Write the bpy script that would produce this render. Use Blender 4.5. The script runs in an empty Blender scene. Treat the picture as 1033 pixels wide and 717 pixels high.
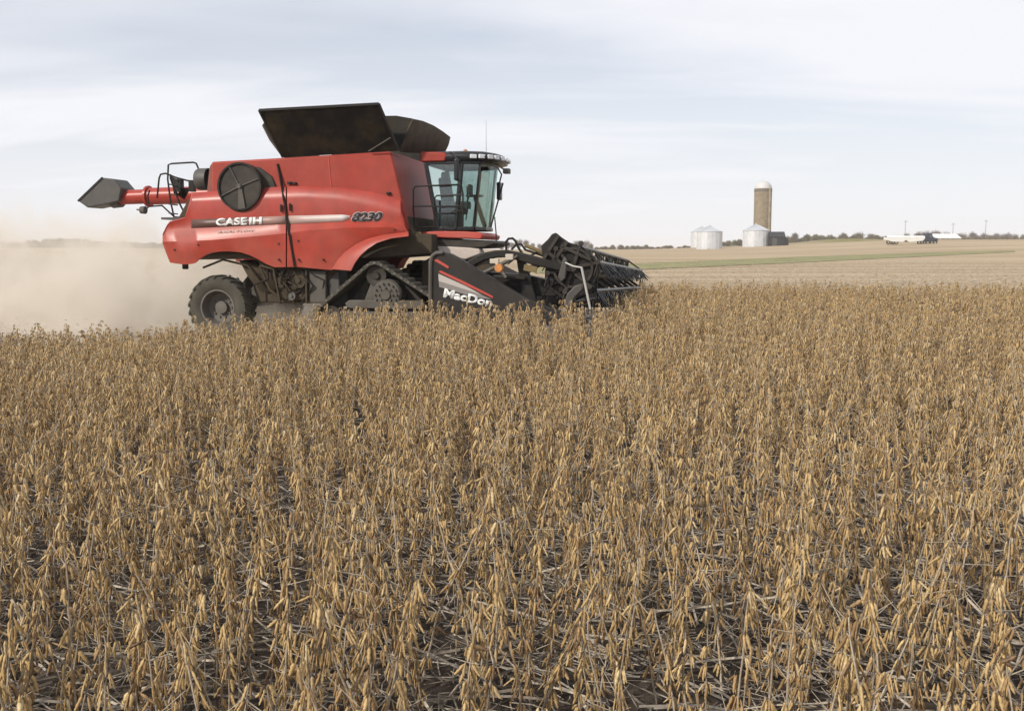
import bpy, bmesh, math, random
import numpy as np
from mathutils import Vector, Matrix, Quaternion

random.seed(7)
RNG = np.random.default_rng(11)
S = bpy.context.scene
COL = S.collection
R = math.radians

# ------------------------------------------------------------------ camera
W0, H0, F0 = 1033.0, 717.0, 1004.3
HORIZON = 256.0
EYE = Vector((0, 0, 1.75))
PITCH = math.atan((H0 / 2 - HORIZON) / F0)
cam_d = bpy.data.cameras.new('camera')
cam = bpy.data.objects.new('camera', cam_d)
COL.objects.link(cam)
cam_d.sensor_fit = 'HORIZONTAL'
cam_d.sensor_width = 36
cam_d.lens = 35
cam_d.clip_start = 0.05
cam_d.clip_end = 12000
cam.location = EYE
cam.rotation_euler = (math.pi / 2 - PITCH, 0, 0)
S.camera = cam

# ------------------------------------------------------------------ sky, sun, exposure
TO_SUN = Vector((-0.62, -0.58, 0.56)).normalized()
SUN_EL = math.asin(TO_SUN.z)
SUN_AZ = math.atan2(TO_SUN.x, TO_SUN.y)
world = bpy.data.worlds.new('World')
S.world = world
world.use_nodes = True
nt = world.node_tree
for n in list(nt.nodes):
    nt.nodes.remove(n)


def wn(t, **k):
    n = nt.nodes.new(t)
    for a, b in k.items():
        setattr(n, a, b)
    return n


def wmath(op, a, b=None, clamp=False):
    n = wn('ShaderNodeMath', operation=op, use_clamp=clamp)
    for i, v in enumerate((a, b)):
        if v is None:
            continue
        if isinstance(v, (int, float)):
            n.inputs[i].default_value = v
        else:
            nt.links.new(v, n.inputs[i])
    return n.outputs[0]


w_out = wn('ShaderNodeOutputWorld')
w_bg = wn('ShaderNodeBackground')
w_bg.inputs['Strength'].default_value = 0.1
sky = wn('ShaderNodeTexSky', sky_type='NISHITA', sun_disc=False)
sky.sun_elevation = SUN_EL
sky.sun_rotation = SUN_AZ
sky.air_density = 1.0
sky.dust_density = 0.6
sky.ozone_density = 2.5
geo = wn('ShaderNodeTexCoord')
sep = wn('ShaderNodeSeparateXYZ')
nt.links.new(geo.outputs['Generated'], sep.inputs[0])
zc = wmath('MAXIMUM', sep.outputs['Z'], 0.0)
den = wmath('ADD', zc, 0.16)
px_ = wmath('DIVIDE', sep.outputs['X'], den)
py_ = wmath('DIVIDE', sep.outputs['Y'], den)
comb = wn('ShaderNodeCombineXYZ')
nt.links.new(wmath('ADD', wmath('MULTIPLY', px_, 0.55), wmath('MULTIPLY', py_, 0.16)), comb.inputs[0])
nt.links.new(wmath('MULTIPLY', py_, 1.55), comb.inputs[1])
cl = wn('ShaderNodeTexNoise')
cl.inputs['Scale'].default_value = 0.85
cl.inputs['Detail'].default_value = 5.0
cl.inputs['Roughness'].default_value = 0.52
cl.inputs['Distortion'].default_value = 0.35
shift = wn('ShaderNodeVectorMath', operation='ADD')
shift.inputs[1].default_value = (9.9, 20.4, 0.0)
nt.links.new(comb.outputs[0], shift.inputs[0])
nt.links.new(shift.outputs[0], cl.inputs['Vector'])
ramp = wn('ShaderNodeMapRange')
ramp.inputs['From Min'].default_value = 0.34
ramp.inputs['From Max'].default_value = 0.62
ramp.inputs['To Min'].default_value = 0.54
ramp.inputs['To Max'].default_value = 0.98
nt.links.new(cl.outputs['Fac'], ramp.inputs['Value'])
low = wmath('MULTIPLY', wmath('SUBTRACT', 1.0, wmath('MULTIPLY', zc, 4.2), True), 0.5)   # thicker veil low down
fac = wmath('MAXIMUM', ramp.outputs[0], wmath('ADD', low, 0.48))
fac = wmath('MINIMUM', fac, 0.98)
mix = wn('ShaderNodeMix', data_type='RGBA')
nt.links.new(fac, mix.inputs['Factor'])
nt.links.new(sky.outputs[0], mix.inputs['A'])
mix.inputs['B'].default_value = (9.4, 9.5, 10.0, 1)
nt.links.new(mix.outputs['Result'], w_bg.inputs['Color'])
nt.links.new(w_bg.outputs[0], w_out.inputs['Surface'])

sun_d = bpy.data.lights.new('sun', 'SUN')
sun = bpy.data.objects.new('sun', sun_d)
COL.objects.link(sun)
sun_d.energy = 3.5
sun_d.angle = R(3)
sun_d.color = (1.0, 0.93, 0.82)
sun.rotation_euler = TO_SUN.to_track_quat('Z', 'Y').to_euler()
sun.location = (-20, -20, 30)

S.view_settings.view_transform = 'Standard'
S.view_settings.look = 'None'
S.view_settings.exposure = 0.0
S.view_settings.gamma = 1.0
S.view_settings.use_curve_mapping = False
S.render.engine = 'CYCLES'
S.cycles.max_bounces = 8
S.cycles.volume_bounces = 3
S.cycles.transparent_max_bounces = 16
S.cycles.volume_step_rate = 1.0
S.cycles.use_denoising = True
S.cycles.sample_clamp_indirect = 4.0
S.cycles.sample_clamp_direct = 12.0

# ------------------------------------------------------------------ pixel rays
RX = Vector((1, 0, 0))
UX = Vector((0, math.sin(PITCH), math.cos(PITCH)))
FX = Vector((0, math.cos(PITCH), -math.sin(PITCH)))


def ray(px, py):
    return RX * (px - W0 / 2) + UX * (H0 / 2 - py) + FX * F0


YAW = R(11)
CO = Vector((-2.42, 23.07, 0))                 # front axle of the combine, on the ground
CU = Vector((math.cos(YAW), -math.sin(YAW), 0))  # heading
CL = Vector((math.sin(YAW), math.cos(YAW), 0))   # its left, away from us


def q(px, py, lat):
    """the point of the combine's own space that lies at lateral offset lat"""
    d = ray(px, py)
    t = (lat - (EYE - CO).dot(CL)) / d.dot(CL)
    p = EYE + d * t - CO
    return Vector((p.dot(CU), lat, p.z))


def local(X, Y):
    d = Vector((X, Y, 0)) - CO
    return d.dot(CU), d.dot(CL)


# ------------------------------------------------------------------ terrain
def sst(a, b, x):
    t = np.clip((np.asarray(x, dtype=float) - a) / (b - a), 0, 1)
    return t * t * (3 - 2 * t)


def terrain(X, Y):
    X = np.asarray(X, dtype=float)
    Y = np.asarray(Y, dtype=float)
    top = 3.3 + 2.9 * sst(40, 140, X) - 0.5 * sst(160, 320, X) + 0.6 * sst(-60, -260, X)
    rise = sst(60, 345, Y)
    fall = 1 - 0.75 * sst(420, 900, Y)
    z = top * rise * fall
    z = z + 1.5 * np.exp(-((X - 0.335 * Y) / 20.0) ** 2) * np.exp(-((Y - 388) / 26.0) ** 2)      # the grassy knoll
    z = z - 0.26 * (1 - sst(-7.5, -1.8, X)) * sst(7, 13, Y) * (1 - sst(40, 70, Y))     # the ground dips to the left
    z = z + 0.25 * np.sin(X * 0.021 + 1.0) * np.sin(Y * 0.017) * sst(60, 160, Y)
    return z


def tz(X, Y):
    return float(terrain(X, Y))


def on_ground(px, py):
    d = ray(px, py).normalized()
    t = 20.0
    while t < 1500:
        p = EYE + d * t
        if p.z <= tz(p.x, p.y):
            return Vector((p.x, p.y, tz(p.x, p.y)))
        t += 0.5
    p = EYE + d * 400
    return Vector((p.x, p.y, tz(p.x, p.y)))


# ------------------------------------------------------------------ materials
def mat(name, color, rough=0.6, metal=0.0, spec=0.5, coat=0.0, var=0.0, vscale=4.0, dust=0.0, dscale=2.5,
        dcol=(0.30, 0.235, 0.16), dmin=0.35, d0=0.3, bump=0.0, bscale=40.0, low_dust=None):
    m = bpy.data.materials.new(name)
    m.use_nodes = True
    t = m.node_tree
    b = t.nodes['Principled BSDF']
    b.inputs['Roughness'].default_value = rough
    b.inputs['Metallic'].default_value = metal
    b.inputs['Specular IOR Level'].default_value = spec
    b.inputs['Coat Weight'].default_value = coat
    b.inputs['Coat Roughness'].default_value = 0.25
    b.inputs['Base Color'].default_value = (*color, 1)
    L = t.links.new
    tc = t.nodes.new('ShaderNodeTexCoord')
    cur = None
    if var > 0:
        nz = t.nodes.new('ShaderNodeTexNoise')
        nz.inputs['Scale'].default_value = vscale
        nz.inputs['Detail'].default_value = 6
        L(tc.outputs['Object'], nz.inputs['Vector'])
        mr = t.nodes.new('ShaderNodeMapRange')
        mr.inputs['From Min'].default_value = 0.3
        mr.inputs['From Max'].default_value = 0.7
        mr.inputs['To Min'].default_value = 1 - var
        mr.inputs['To Max'].default_value = 1 + var
        L(nz.outputs['Fac'], mr.inputs['Value'])
        mx = t.nodes.new('ShaderNodeMix')
        mx.data_type = 'RGBA'
        mx.blend_type = 'MULTIPLY'
        mx.inputs['Factor'].default_value = 1
        mx.inputs['A'].default_value = (*color, 1)
        L(mr.outputs[0], mx.inputs['B'])
        cur = mx.outputs['Result']
    if dust > 0:
        nz = t.nodes.new('ShaderNodeTexNoise')
        nz.inputs['Scale'].default_value = dscale
        nz.inputs['Detail'].default_value = 8
        nz.inputs['Roughness'].default_value = 0.65
        L(tc.outputs['Object'], nz.inputs['Vector'])
        mr = t.nodes.new('ShaderNodeMapRange')
        mr.inputs['From Min'].default_value = d0
        mr.inputs['From Max'].default_value = 0.75
        mr.inputs['To Min'].default_value = dust * dmin
        mr.inputs['To Max'].default_value = dust
        L(nz.outputs['Fac'], mr.inputs['Value'])
        f = mr.outputs[0]
        if low_dust:
            sp = t.nodes.new('ShaderNodeSeparateXYZ')
            L(tc.outputs['Object'], sp.inputs[0])
            m2 = t.nodes.new('ShaderNodeMapRange')
            m2.inputs['From Min'].default_value = low_dust[0]
            m2.inputs['From Max'].default_value = low_dust[1]
            m2.inputs['To Min'].default_value = 1.9
            m2.inputs['To Max'].default_value = 0.75
            L(sp.outputs['Z'], m2.inputs['Value'])
            mm = t.nodes.new('ShaderNodeMath')
            mm.operation = 'MULTIPLY'
            mm.use_clamp = True
            L(f, mm.inputs[0])
            L(m2.outputs[0], mm.inputs[1])
            f = mm.outputs[0]
        mx = t.nodes.new('ShaderNodeMix')
        mx.data_type = 'RGBA'
        L(f, mx.inputs['Factor'])
        if cur is None:
            mx.inputs['A'].default_value = (*color, 1)
        else:
            L(cur, mx.inputs['A'])
        mx.inputs['B'].default_value = (*dcol, 1)
        cur = mx.outputs['Result']
        mr2 = t.nodes.new('ShaderNodeMapRange')
        mr2.inputs['To Min'].default_value = rough
        mr2.inputs['To Max'].default_value = 0.95
        L(f, mr2.inputs['Value'])
        L(mr2.outputs[0], b.inputs['Roughness'])
    if cur is not None:
        L(cur, b.inputs['Base Color'])
    if bump > 0:
        nz = t.nodes.new('ShaderNodeTexNoise')
        nz.inputs['Scale'].default_value = bscale
        nz.inputs['Detail'].default_value = 5
        L(tc.outputs['Object'], nz.inputs['Vector'])
        bp = t.nodes.new('ShaderNodeBump')
        bp.inputs['Strength'].default_value = bump
        bp.inputs['Distance'].default_value = 0.02
        L(nz.outputs['Fac'], bp.inputs['Height'])
        L(bp.outputs[0], b.inputs['Normal'])
    return m


M = {}
M['red'] = mat('red_paint', (0.36, 0.018, 0.009), 0.33, coat=0.10, spec=0.40, var=0.16, dust=0.22, dscale=1.3, dcol=(0.34, 0.20, 0.14), low_dust=(1.2, 3.4))
M['red_tank'] = mat('red_tank_paint', (0.32, 0.019, 0.009), 0.42, spec=0.35, var=0.12, dust=0.20, dscale=1.0, dcol=(0.33, 0.19, 0.13))
M['black'] = mat('black_steel', (0.010, 0.010, 0.011), 0.45, spec=0.22, var=0.3, dust=0.07, dscale=3.0)
M['black_clean'] = mat('black_plastic', (0.012, 0.012, 0.013), 0.35, var=0.2)
M['dark'] = mat('dark_steel', (0.018, 0.018, 0.019), 0.55, spec=0.22, var=0.3, dust=0.16, dscale=4.0)
M['shield'] = mat('black_shield', (0.016, 0.016, 0.018), 0.42, spec=0.22, var=0.2, dust=0.10, dscale=2.0)
M['dusty'] = mat('dusty_machinery', (0.040, 0.032, 0.024), 0.85, spec=0.2, var=0.4, dust=0.5, dscale=3.0, dcol=(0.125, 0.094, 0.060), bump=0.3, bscale=12)
M['grey'] = mat('grey_steel', (0.085, 0.083, 0.078), 0.55, metal=0.2, spec=0.3, var=0.25, dust=0.35, dcol=(0.16, 0.125, 0.085))
M['dgrey'] = mat('charcoal_plastic', (0.038, 0.040, 0.041), 0.5, var=0.2, dust=0.16)
M['bin_inside'] = mat('dark_tank_rubber', (0.009, 0.008, 0.007), 0.65, spec=0.22, var=0.5, dust=0.95, dmin=0.0, d0=0.47, dscale=1.3, dcol=(0.065, 0.047, 0.022))
M['ext_brown'] = mat('brown_dusty_rubber', (0.075, 0.055, 0.042), 0.8, spec=0.2, var=0.3, dust=0.4, dcol=(0.13, 0.10, 0.07))
M['rubber'] = mat('tyre_rubber', (0.022, 0.022, 0.020), 0.85, var=0.3, dust=0.55, dscale=3.0, dcol=(0.14, 0.12, 0.085))
M['rim'] = mat('rim_steel', (0.12, 0.115, 0.11), 0.55, metal=0.3, var=0.25, dust=0.5, dcol=(0.15, 0.125, 0.09))
M['white'] = mat('white_decal', (0.80, 0.80, 0.79), 0.45, dust=0.12)
M['white_rod'] = mat('white_rod', (0.52, 0.51, 0.49), 0.6, dust=0.3)
M['decal_dark'] = mat('dark_decal', (0.035, 0.032, 0.036), 0.5)
M['decal_red'] = mat('red_decal', (0.50, 0.03, 0.02), 0.5, dust=0.25)
M['amber'] = mat('amber_lens', (0.55, 0.20, 0.04), 0.35, var=0.3, vscale=9, dust=0.35)
M['lamp'] = mat('lamp_lens', (0.75, 0.76, 0.78), 0.15)
M['yellow'] = mat('yellow_brown_steel', (0.21, 0.145, 0.05), 0.7, var=0.4, dust=0.4, dcol=(0.12, 0.10, 0.07))
M['seat'] = mat('seat_cloth', (0.06, 0.06, 0.065), 0.9, var=0.2)
M['cab_in'] = mat('cab_trim', (0.11, 0.115, 0.12), 0.8, var=0.2)
M['galv'] = mat('galvanised_steel', (0.60, 0.61, 0.63), 0.5, metal=0.2, var=0.10, vscale=0.6)
M['galv_roof'] = mat('galvanised_roof', (0.54, 0.56, 0.59), 0.5, metal=0.2, var=0.08, vscale=0.8)
M['dome'] = mat('white_dome', (0.56, 0.55, 0.54), 0.6, var=0.10, vscale=0.5)
M['barn_dark'] = mat('dark_siding', (0.010, 0.011, 0.013), 0.7, var=0.3, vscale=1.0)
M['barn_roof_dark'] = mat('dark_roofing', (0.018, 0.019, 0.022), 0.8, var=0.2, vscale=1.0)
M['white_wall'] = mat('white_siding', (0.66, 0.66, 0.63), 0.7, var=0.08, vscale=0.7)
M['white_roof'] = mat('white_roofing', (0.80, 0.80, 0.76), 0.6, var=0.06, vscale=0.5)
M['trailer'] = mat('white_trailer_paint', (0.74, 0.75, 0.73), 0.4, var=0.05, vscale=0.8, dust=0.1)
M['truck'] = mat('navy_truck_paint', (0.025, 0.032, 0.055), 0.35, var=0.1)
M['wood_pole'] = mat('weathered_pole', (0.26, 0.24, 0.22), 0.9, var=0.3)
M['bark'] = mat('grey_bark', (0.17, 0.145, 0.135), 0.95, var=0.3, vscale=1.0)
M['twig'] = mat('bare_twigs', (0.22, 0.185, 0.17), 0.95, var=0.35, vscale=0.3)
M['brush'] = mat('brown_brush', (0.20, 0.165, 0.105), 0.95, var=0.4, vscale=0.4)
M['evergreen'] = mat('olive_brush', (0.155, 0.145, 0.085), 0.95, var=0.4, vscale=0.4)


def silo_material():
    m = bpy.data.materials.new('concrete_staves')
    m.use_nodes = True
    t = m.node_tree
    b = t.nodes['Principled BSDF']
    b.inputs['Roughness'].default_value = 0.9
    L = t.links.new
    tc = t.nodes.new('ShaderNodeTexCoord')
    sp = t.nodes.new('ShaderNodeSeparateXYZ')
    L(tc.outputs['Object'], sp.inputs[0])
    nz = t.nodes.new('ShaderNodeTexNoise')
    nz.inputs['Scale'].default_value = 0.7
    nz.inputs['Detail'].default_value = 6
    L(tc.outputs['Object'], nz.inputs['Vector'])
    cr = t.nodes.new('ShaderNodeValToRGB')
    cr.color_ramp.elements[0].position = 0.3
    cr.color_ramp.elements[0].color = (0.20, 0.160, 0.105, 1)
    cr.color_ramp.elements[1].position = 0.72
    cr.color_ramp.elements[1].color = (0.33, 0.27, 0.18, 1)
    L(nz.outputs['Fac'], cr.inputs['Fac'])
    L(cr.outputs[0], b.inputs['Base Color'])
    return m


M['stave'] = silo_material()


def glass_material():
    m = bpy.data.materials.new('tinted_glass')
    m.use_nodes = True
    t = m.node_tree
    t.nodes.clear()
    o = t.nodes.new('ShaderNodeOutputMaterial')
    mx = t.nodes.new('ShaderNodeMixShader')
    tr = t.nodes.new('ShaderNodeBsdfTransparent')
    tr.inputs[0].default_value = (0.74, 0.82, 0.80, 1)
    gl = t.nodes.new('ShaderNodeBsdfGlossy')
    gl.inputs['Roughness'].default_value = 0.06
    gl.inputs[0].default_value = (0.85, 0.9, 0.92, 1)
    mx.inputs[0].default_value = 0.10
    t.links.new(tr.outputs[0], mx.inputs[1])
    t.links.new(gl.outputs[0], mx.inputs[2])
    t.links.new(mx.outputs[0], o.inputs[0])
    return m


M['glass'] = glass_material()


def stripe_material():
    """the printed stripe: charcoal at the rear, printed to fade to silver towards the front"""
    m = bpy.data.materials.new('printed_stripe')
    m.use_nodes = True
    t = m.node_tree
    b = t.nodes['Principled BSDF']
    b.inputs['Roughness'].default_value = 0.45
    tc = t.nodes.new('ShaderNodeTexCoord')
    sp = t.nodes.new('ShaderNodeSeparateXYZ')
    t.links.new(tc.outputs['Object'], sp.inputs[0])
    mr = t.nodes.new('ShaderNodeMapRange')
    mr.inputs['From Min'].default_value = -4.75
    mr.inputs['From Max'].default_value = -1.0
    t.links.new(sp.outputs['X'], mr.inputs['Value'])
    cr = t.nodes.new('ShaderNodeValToRGB')
    e = cr.color_ramp.elements
    e[0].position, e[0].color = 0.0, (0.10, 0.055, 0.045, 1)
    e[1].position, e[1].color = 1.0, (0.62, 0.55, 0.52, 1)
    a = e.new(0.35)
    a.color = (0.13, 0.07, 0.06, 1)
    a = e.new(0.60)
    a.color = (0.42, 0.26, 0.22, 1)
    t.links.new(mr.outputs[0], cr.inputs['Fac'])
    t.links.new(cr.outputs[0], b.inputs['Base Color'])
    return m


M['stripe'] = stripe_material()


def tint_material(name, ramp_cols, rough=0.7, trans=0.0):
    """colour looked up from a per-piece value stored on the mesh, shifted a little per plant"""
    m = bpy.data.materials.new(name)
    m.use_nodes = True
    t = m.node_tree
    b = t.nodes['Principled BSDF']
    b.inputs['Roughness'].default_value = rough
    b.inputs['Specular IOR Level'].default_value = 0.3
    at = t.nodes.new('ShaderNodeAttribute')
    at.attribute_name = 'tint'
    oi = t.nodes.new('ShaderNodeObjectInfo')
    a1 = t.nodes.new('ShaderNodeMath')
    a1.operation = 'MULTIPLY_ADD'
    t.links.new(oi.outputs['Random'], a1.inputs[0])
    a1.inputs[1].default_value = 0.36
    a1.inputs[2].default_value = -0.18
    a2 = t.nodes.new('ShaderNodeMath')
    a2.operation = 'ADD'
    t.links.new(at.outputs['Fac'], a2.inputs[0])
    t.links.new(a1.outputs[0], a2.inputs[1])
    cr = t.nodes.new('ShaderNodeValToRGB')
    e = cr.color_ramp.elements
    e[0].position, e[0].color = 0.0, (*ramp_cols[0], 1)
    e[1].position, e[1].color = 1.0, (*ramp_cols[-1], 1)
    for i, c in enumerate(ramp_cols[1:-1]):
        k = e.new((i + 1) / (len(ramp_cols) - 1))
        k.color = (*c, 1)
    t.links.new(a2.outputs[0], cr.inputs['Fac'])
    tc = t.nodes.new('ShaderNodeTexCoord')
    nz = t.nodes.new('ShaderNodeTexNoise')
    nz.inputs['Scale'].default_value = 90
    t.links.new(tc.outputs['Object'], nz.inputs['Vector'])
    mr = t.nodes.new('ShaderNodeMapRange')
    mr.inputs['From Min'].default_value = 0.3
    mr.inputs['From Max'].default_value = 0.7
    mr.inputs['To Min'].default_value = 0.75
    mr.inputs['To Max'].default_value = 1.2
    t.links.new(nz.outputs['Fac'], mr.inputs['Value'])
    mx = t.nodes.new('ShaderNodeMix')
    mx.data_type = 'RGBA'
    mx.blend_type = 'MULTIPLY'
    mx.inputs['Factor'].default_value = 1
    t.links.new(cr.outputs[0], mx.inputs['A'])
    t.links.new(mr.outputs[0], mx.inputs['B'])
    t.links.new(mx.outputs['Result'], b.inputs['Base Color'])
    return m


M['pod'] = tint_material('dry_pods', [(0.15, 0.092, 0.052), (0.31, 0.196, 0.096), (0.46, 0.308, 0.138), (0.56, 0.398, 0.192), (0.60, 0.47, 0.28)], 0.65)
M['stem'] = tint_material('dry_stems', [(0.20, 0.155, 0.115), (0.35, 0.285, 0.21), (0.50, 0.43, 0.335)], 0.8)
M['straw'] = tint_material('grey_straw', [(0.09, 0.073, 0.058), (0.21, 0.18, 0.145), (0.37, 0.32, 0.26), (0.55, 0.47, 0.36)], 0.85)


# ------------------------------------------------------------------ mesh building
class MB:
    def __init__(self):
        self.v, self.f, self.mi = [], [], []
        self.cur = 0

    def add(self, vs, fs):
        b = len(self.v)
        self.v += [tuple(p) for p in vs]
        self.f += [tuple(b + i for i in f) for f in fs]
        self.mi += [self.cur] * len(fs)
        return self

    def box(self, c, s, rot=None):
        c = Vector(c)
        vs = []
        for x in (-.5, .5):
            for y in (-.5, .5):
                for z in (-.5, .5):
                    p = Vector((x * s[0], y * s[1], z * s[2]))
                    if rot is not None:
                        p = rot @ p
                    vs.append(c + p)
        return self.add(vs, [(0, 1, 3, 2), (4, 6, 7, 5), (0, 4, 5, 1), (2, 3, 7, 6), (0, 2, 6, 4), (1, 5, 7, 3)])

    def bar(self, a, b, w, h):
        a, b = Vector(a), Vector(b)
        d = b - a
        if d.length < 1e-6:
            return self
        rot = d.to_track_quat('X', 'Z').to_matrix()
        return self.box((a + b) / 2, (d.length, w, h), rot)

    def prism(self, pts, y0, y1, y0b=None, y1b=None):
        """pts: (x,z) outline extruded between two lateral planes"""
        n = len(pts)
        vs = [(p[0], y0, p[1]) for p in pts] + [(p[0], y1, p[1]) for p in pts]
        fs = [tuple(range(n)), tuple(range(2 * n - 1, n - 1, -1))]
        fs += [(i, i + n, (i + 1) % n + n, (i + 1) % n) for i in range(n)]
        return self.add(vs, fs)

    def plate(self, pts, th):
        """closed plate from a 3D outline, given thickness along its normal"""
        pts = [Vector(p) for p in pts]
        n = len(pts)
        nor = Vector((0, 0, 0))
        for i in range(n):
            nor += pts[i].cross(pts[(i + 1) % n])
        nor.normalize()
        vs = [p - nor * th / 2 for p in pts] + [p + nor * th / 2 for p in pts]
        fs = [tuple(range(n - 1, -1, -1)), tuple(range(n, 2 * n))]
        fs += [(i, (i + 1) % n, (i + 1) % n + n, i + n) for i in range(n)]
        return self.add(vs, fs)

    def tube(self, pts, r, n=8, caps=True):
        pts = [Vector(p) for p in pts]
        rs = r if isinstance(r, (list, tuple)) else [r] * len(pts)
        vs, fs = [], []
        up = None
        for i, p in enumerate(pts):
            d = (pts[min(i + 1, len(pts) - 1)] - pts[max(i - 1, 0)]).normalized()
            if up is None:
                up = d.orthogonal().normalized()
            up = (up - d * up.dot(d))
            up = up.normalized() if up.length > 1e-6 else d.orthogonal().normalized()
            sd = d.cross(up)
            for k in range(n):
                a = 2 * math.pi * k / n
                vs.append(p + (up * math.cos(a) + sd * math.sin(a)) * rs[i])
        for i in range(len(pts) - 1):
            for k in range(n):
                fs.append((i * n + k, i * n + (k + 1) % n, (i + 1) * n + (k + 1) % n, (i + 1) * n + k))
        if caps:
            fs.append(tuple(range(n - 1, -1, -1)))
            m = (len(pts) - 1) * n
            fs.append(tuple(range(m, m + n)))
        return self.add(vs, fs)

    def lathe(self, prof, c, axis='Y', n=32, close=False):
        """prof: (radius, along) pairs about an axis through c"""
        c = Vector(c)
        vs, fs = [], []
        for r, a in prof:
            for k in range(n):
                t = 2 * math.pi * k / n
                if axis == 'Y':
                    vs.append(c + Vector((r * math.cos(t), a, r * math.sin(t))))
                elif axis == 'Z':
                    vs.append(c + Vector((r * math.cos(t), r * math.sin(t), a)))
                else:
                    vs.append(c + Vector((a, r * math.cos(t), r * math.sin(t))))
        m = len(prof)
        for i in range(m if close else m - 1):
            j = (i + 1) % m
            for k in range(n):
                fs.append((i * n + k, i * n + (k + 1) % n, j * n + (k + 1) % n, j * n + k))
        return self.add(vs, fs)

    def mesh(self, name, mats, smooth=35):
        me = bpy.data.meshes.new(name)
        me.from_pydata(self.v, [], self.f)
        for m in (mats if isinstance(mats, (list, tuple)) else [mats]):
            me.materials.append(m)
        if any(self.mi):
            me.polygons.foreach_set('material_index', self.mi)
        bm = bmesh.new()
        bm.from_mesh(me)
        bmesh.ops.recalc_face_normals(bm, faces=bm.faces)
        bm.to_mesh(me)
        bm.free()
        if smooth:
            me.polygons.foreach_set('use_smooth', [True] * len(me.polygons))
            me.set_sharp_from_angle(angle=R(smooth))
        me.update()
        return me

    def build(self, name, mats, parent=None, bevel=0.0, smooth=35, seg=2):
        o = bpy.data.objects.new(name, self.mesh(name, mats, smooth))
        COL.objects.link(o)
        if parent is not None:
            o.parent = parent
        if bevel > 0:
            b = o.modifiers.new('edge', 'BEVEL')
            b.width = bevel
            b.segments = seg
            b.limit_method = 'ANGLE'
            b.angle_limit = R(40)
        return o


def empty(name, loc=(0, 0, 0), rz=0.0, parent=None):
    o = bpy.data.objects.new(name, None)
    COL.objects.link(o)
    o.location = loc
    o.rotation_euler = (0, 0, rz)
    o.empty_display_size = 0.2
    if parent is not None:
        o.parent = parent
    return o


def tag(o, label=None, cat=None, group=None, kind=None):
    if label:
        o['label'] = label
    if cat:
        o['category'] = cat
    if group:
        o['group'] = group
    if kind:
        o['kind'] = kind
    return o


def copy_tree(o, parent=None):
    c = o.copy()
    COL.objects.link(c)
    if parent is not None:
        c.parent = parent
    for ch in list(o.children):
        copy_tree(ch, c)
    return c


def mirror_mesh_copy(o, parent):
    """the same part on the machine's other side"""
    me = o.data.copy()
    me.transform(Matrix.Scale(-1, 4, (0, 1, 0)))
    me.flip_normals()
    c = bpy.data.objects.new(o.name.split('.')[0], me)
    COL.objects.link(c)
    c.parent = parent
    for md in o.modifiers:
        if md.type == 'BEVEL':
            b = c.modifiers.new('edge', 'BEVEL')
            b.width, b.segments, b.limit_method, b.angle_limit = md.width, md.segments, md.limit_method, md.angle_limit
    return c


def interp(x, pts):
    xs = [p[0] for p in pts]
    ys = [p[1] for p in pts]
    return float(np.interp(x, xs, ys))


# ================================================================== GROUND
def crop_stands(X, Y, margin=0.0):
    """is a place still under standing beans (arrays)"""
    dx, dy = X - CO.x, Y - CO.y
    u = dx * CU.x + dy * CU.y
    y = dx * CL.x + dy * CL.y
    near = y < (-6.2 - 0.22 * np.maximum(0, -(u + 2.0)) ** 0.9 - margin)
    ahead = (u > 5.05 + margin) & (y < 6.1 - margin)
    return near | ahead


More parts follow.
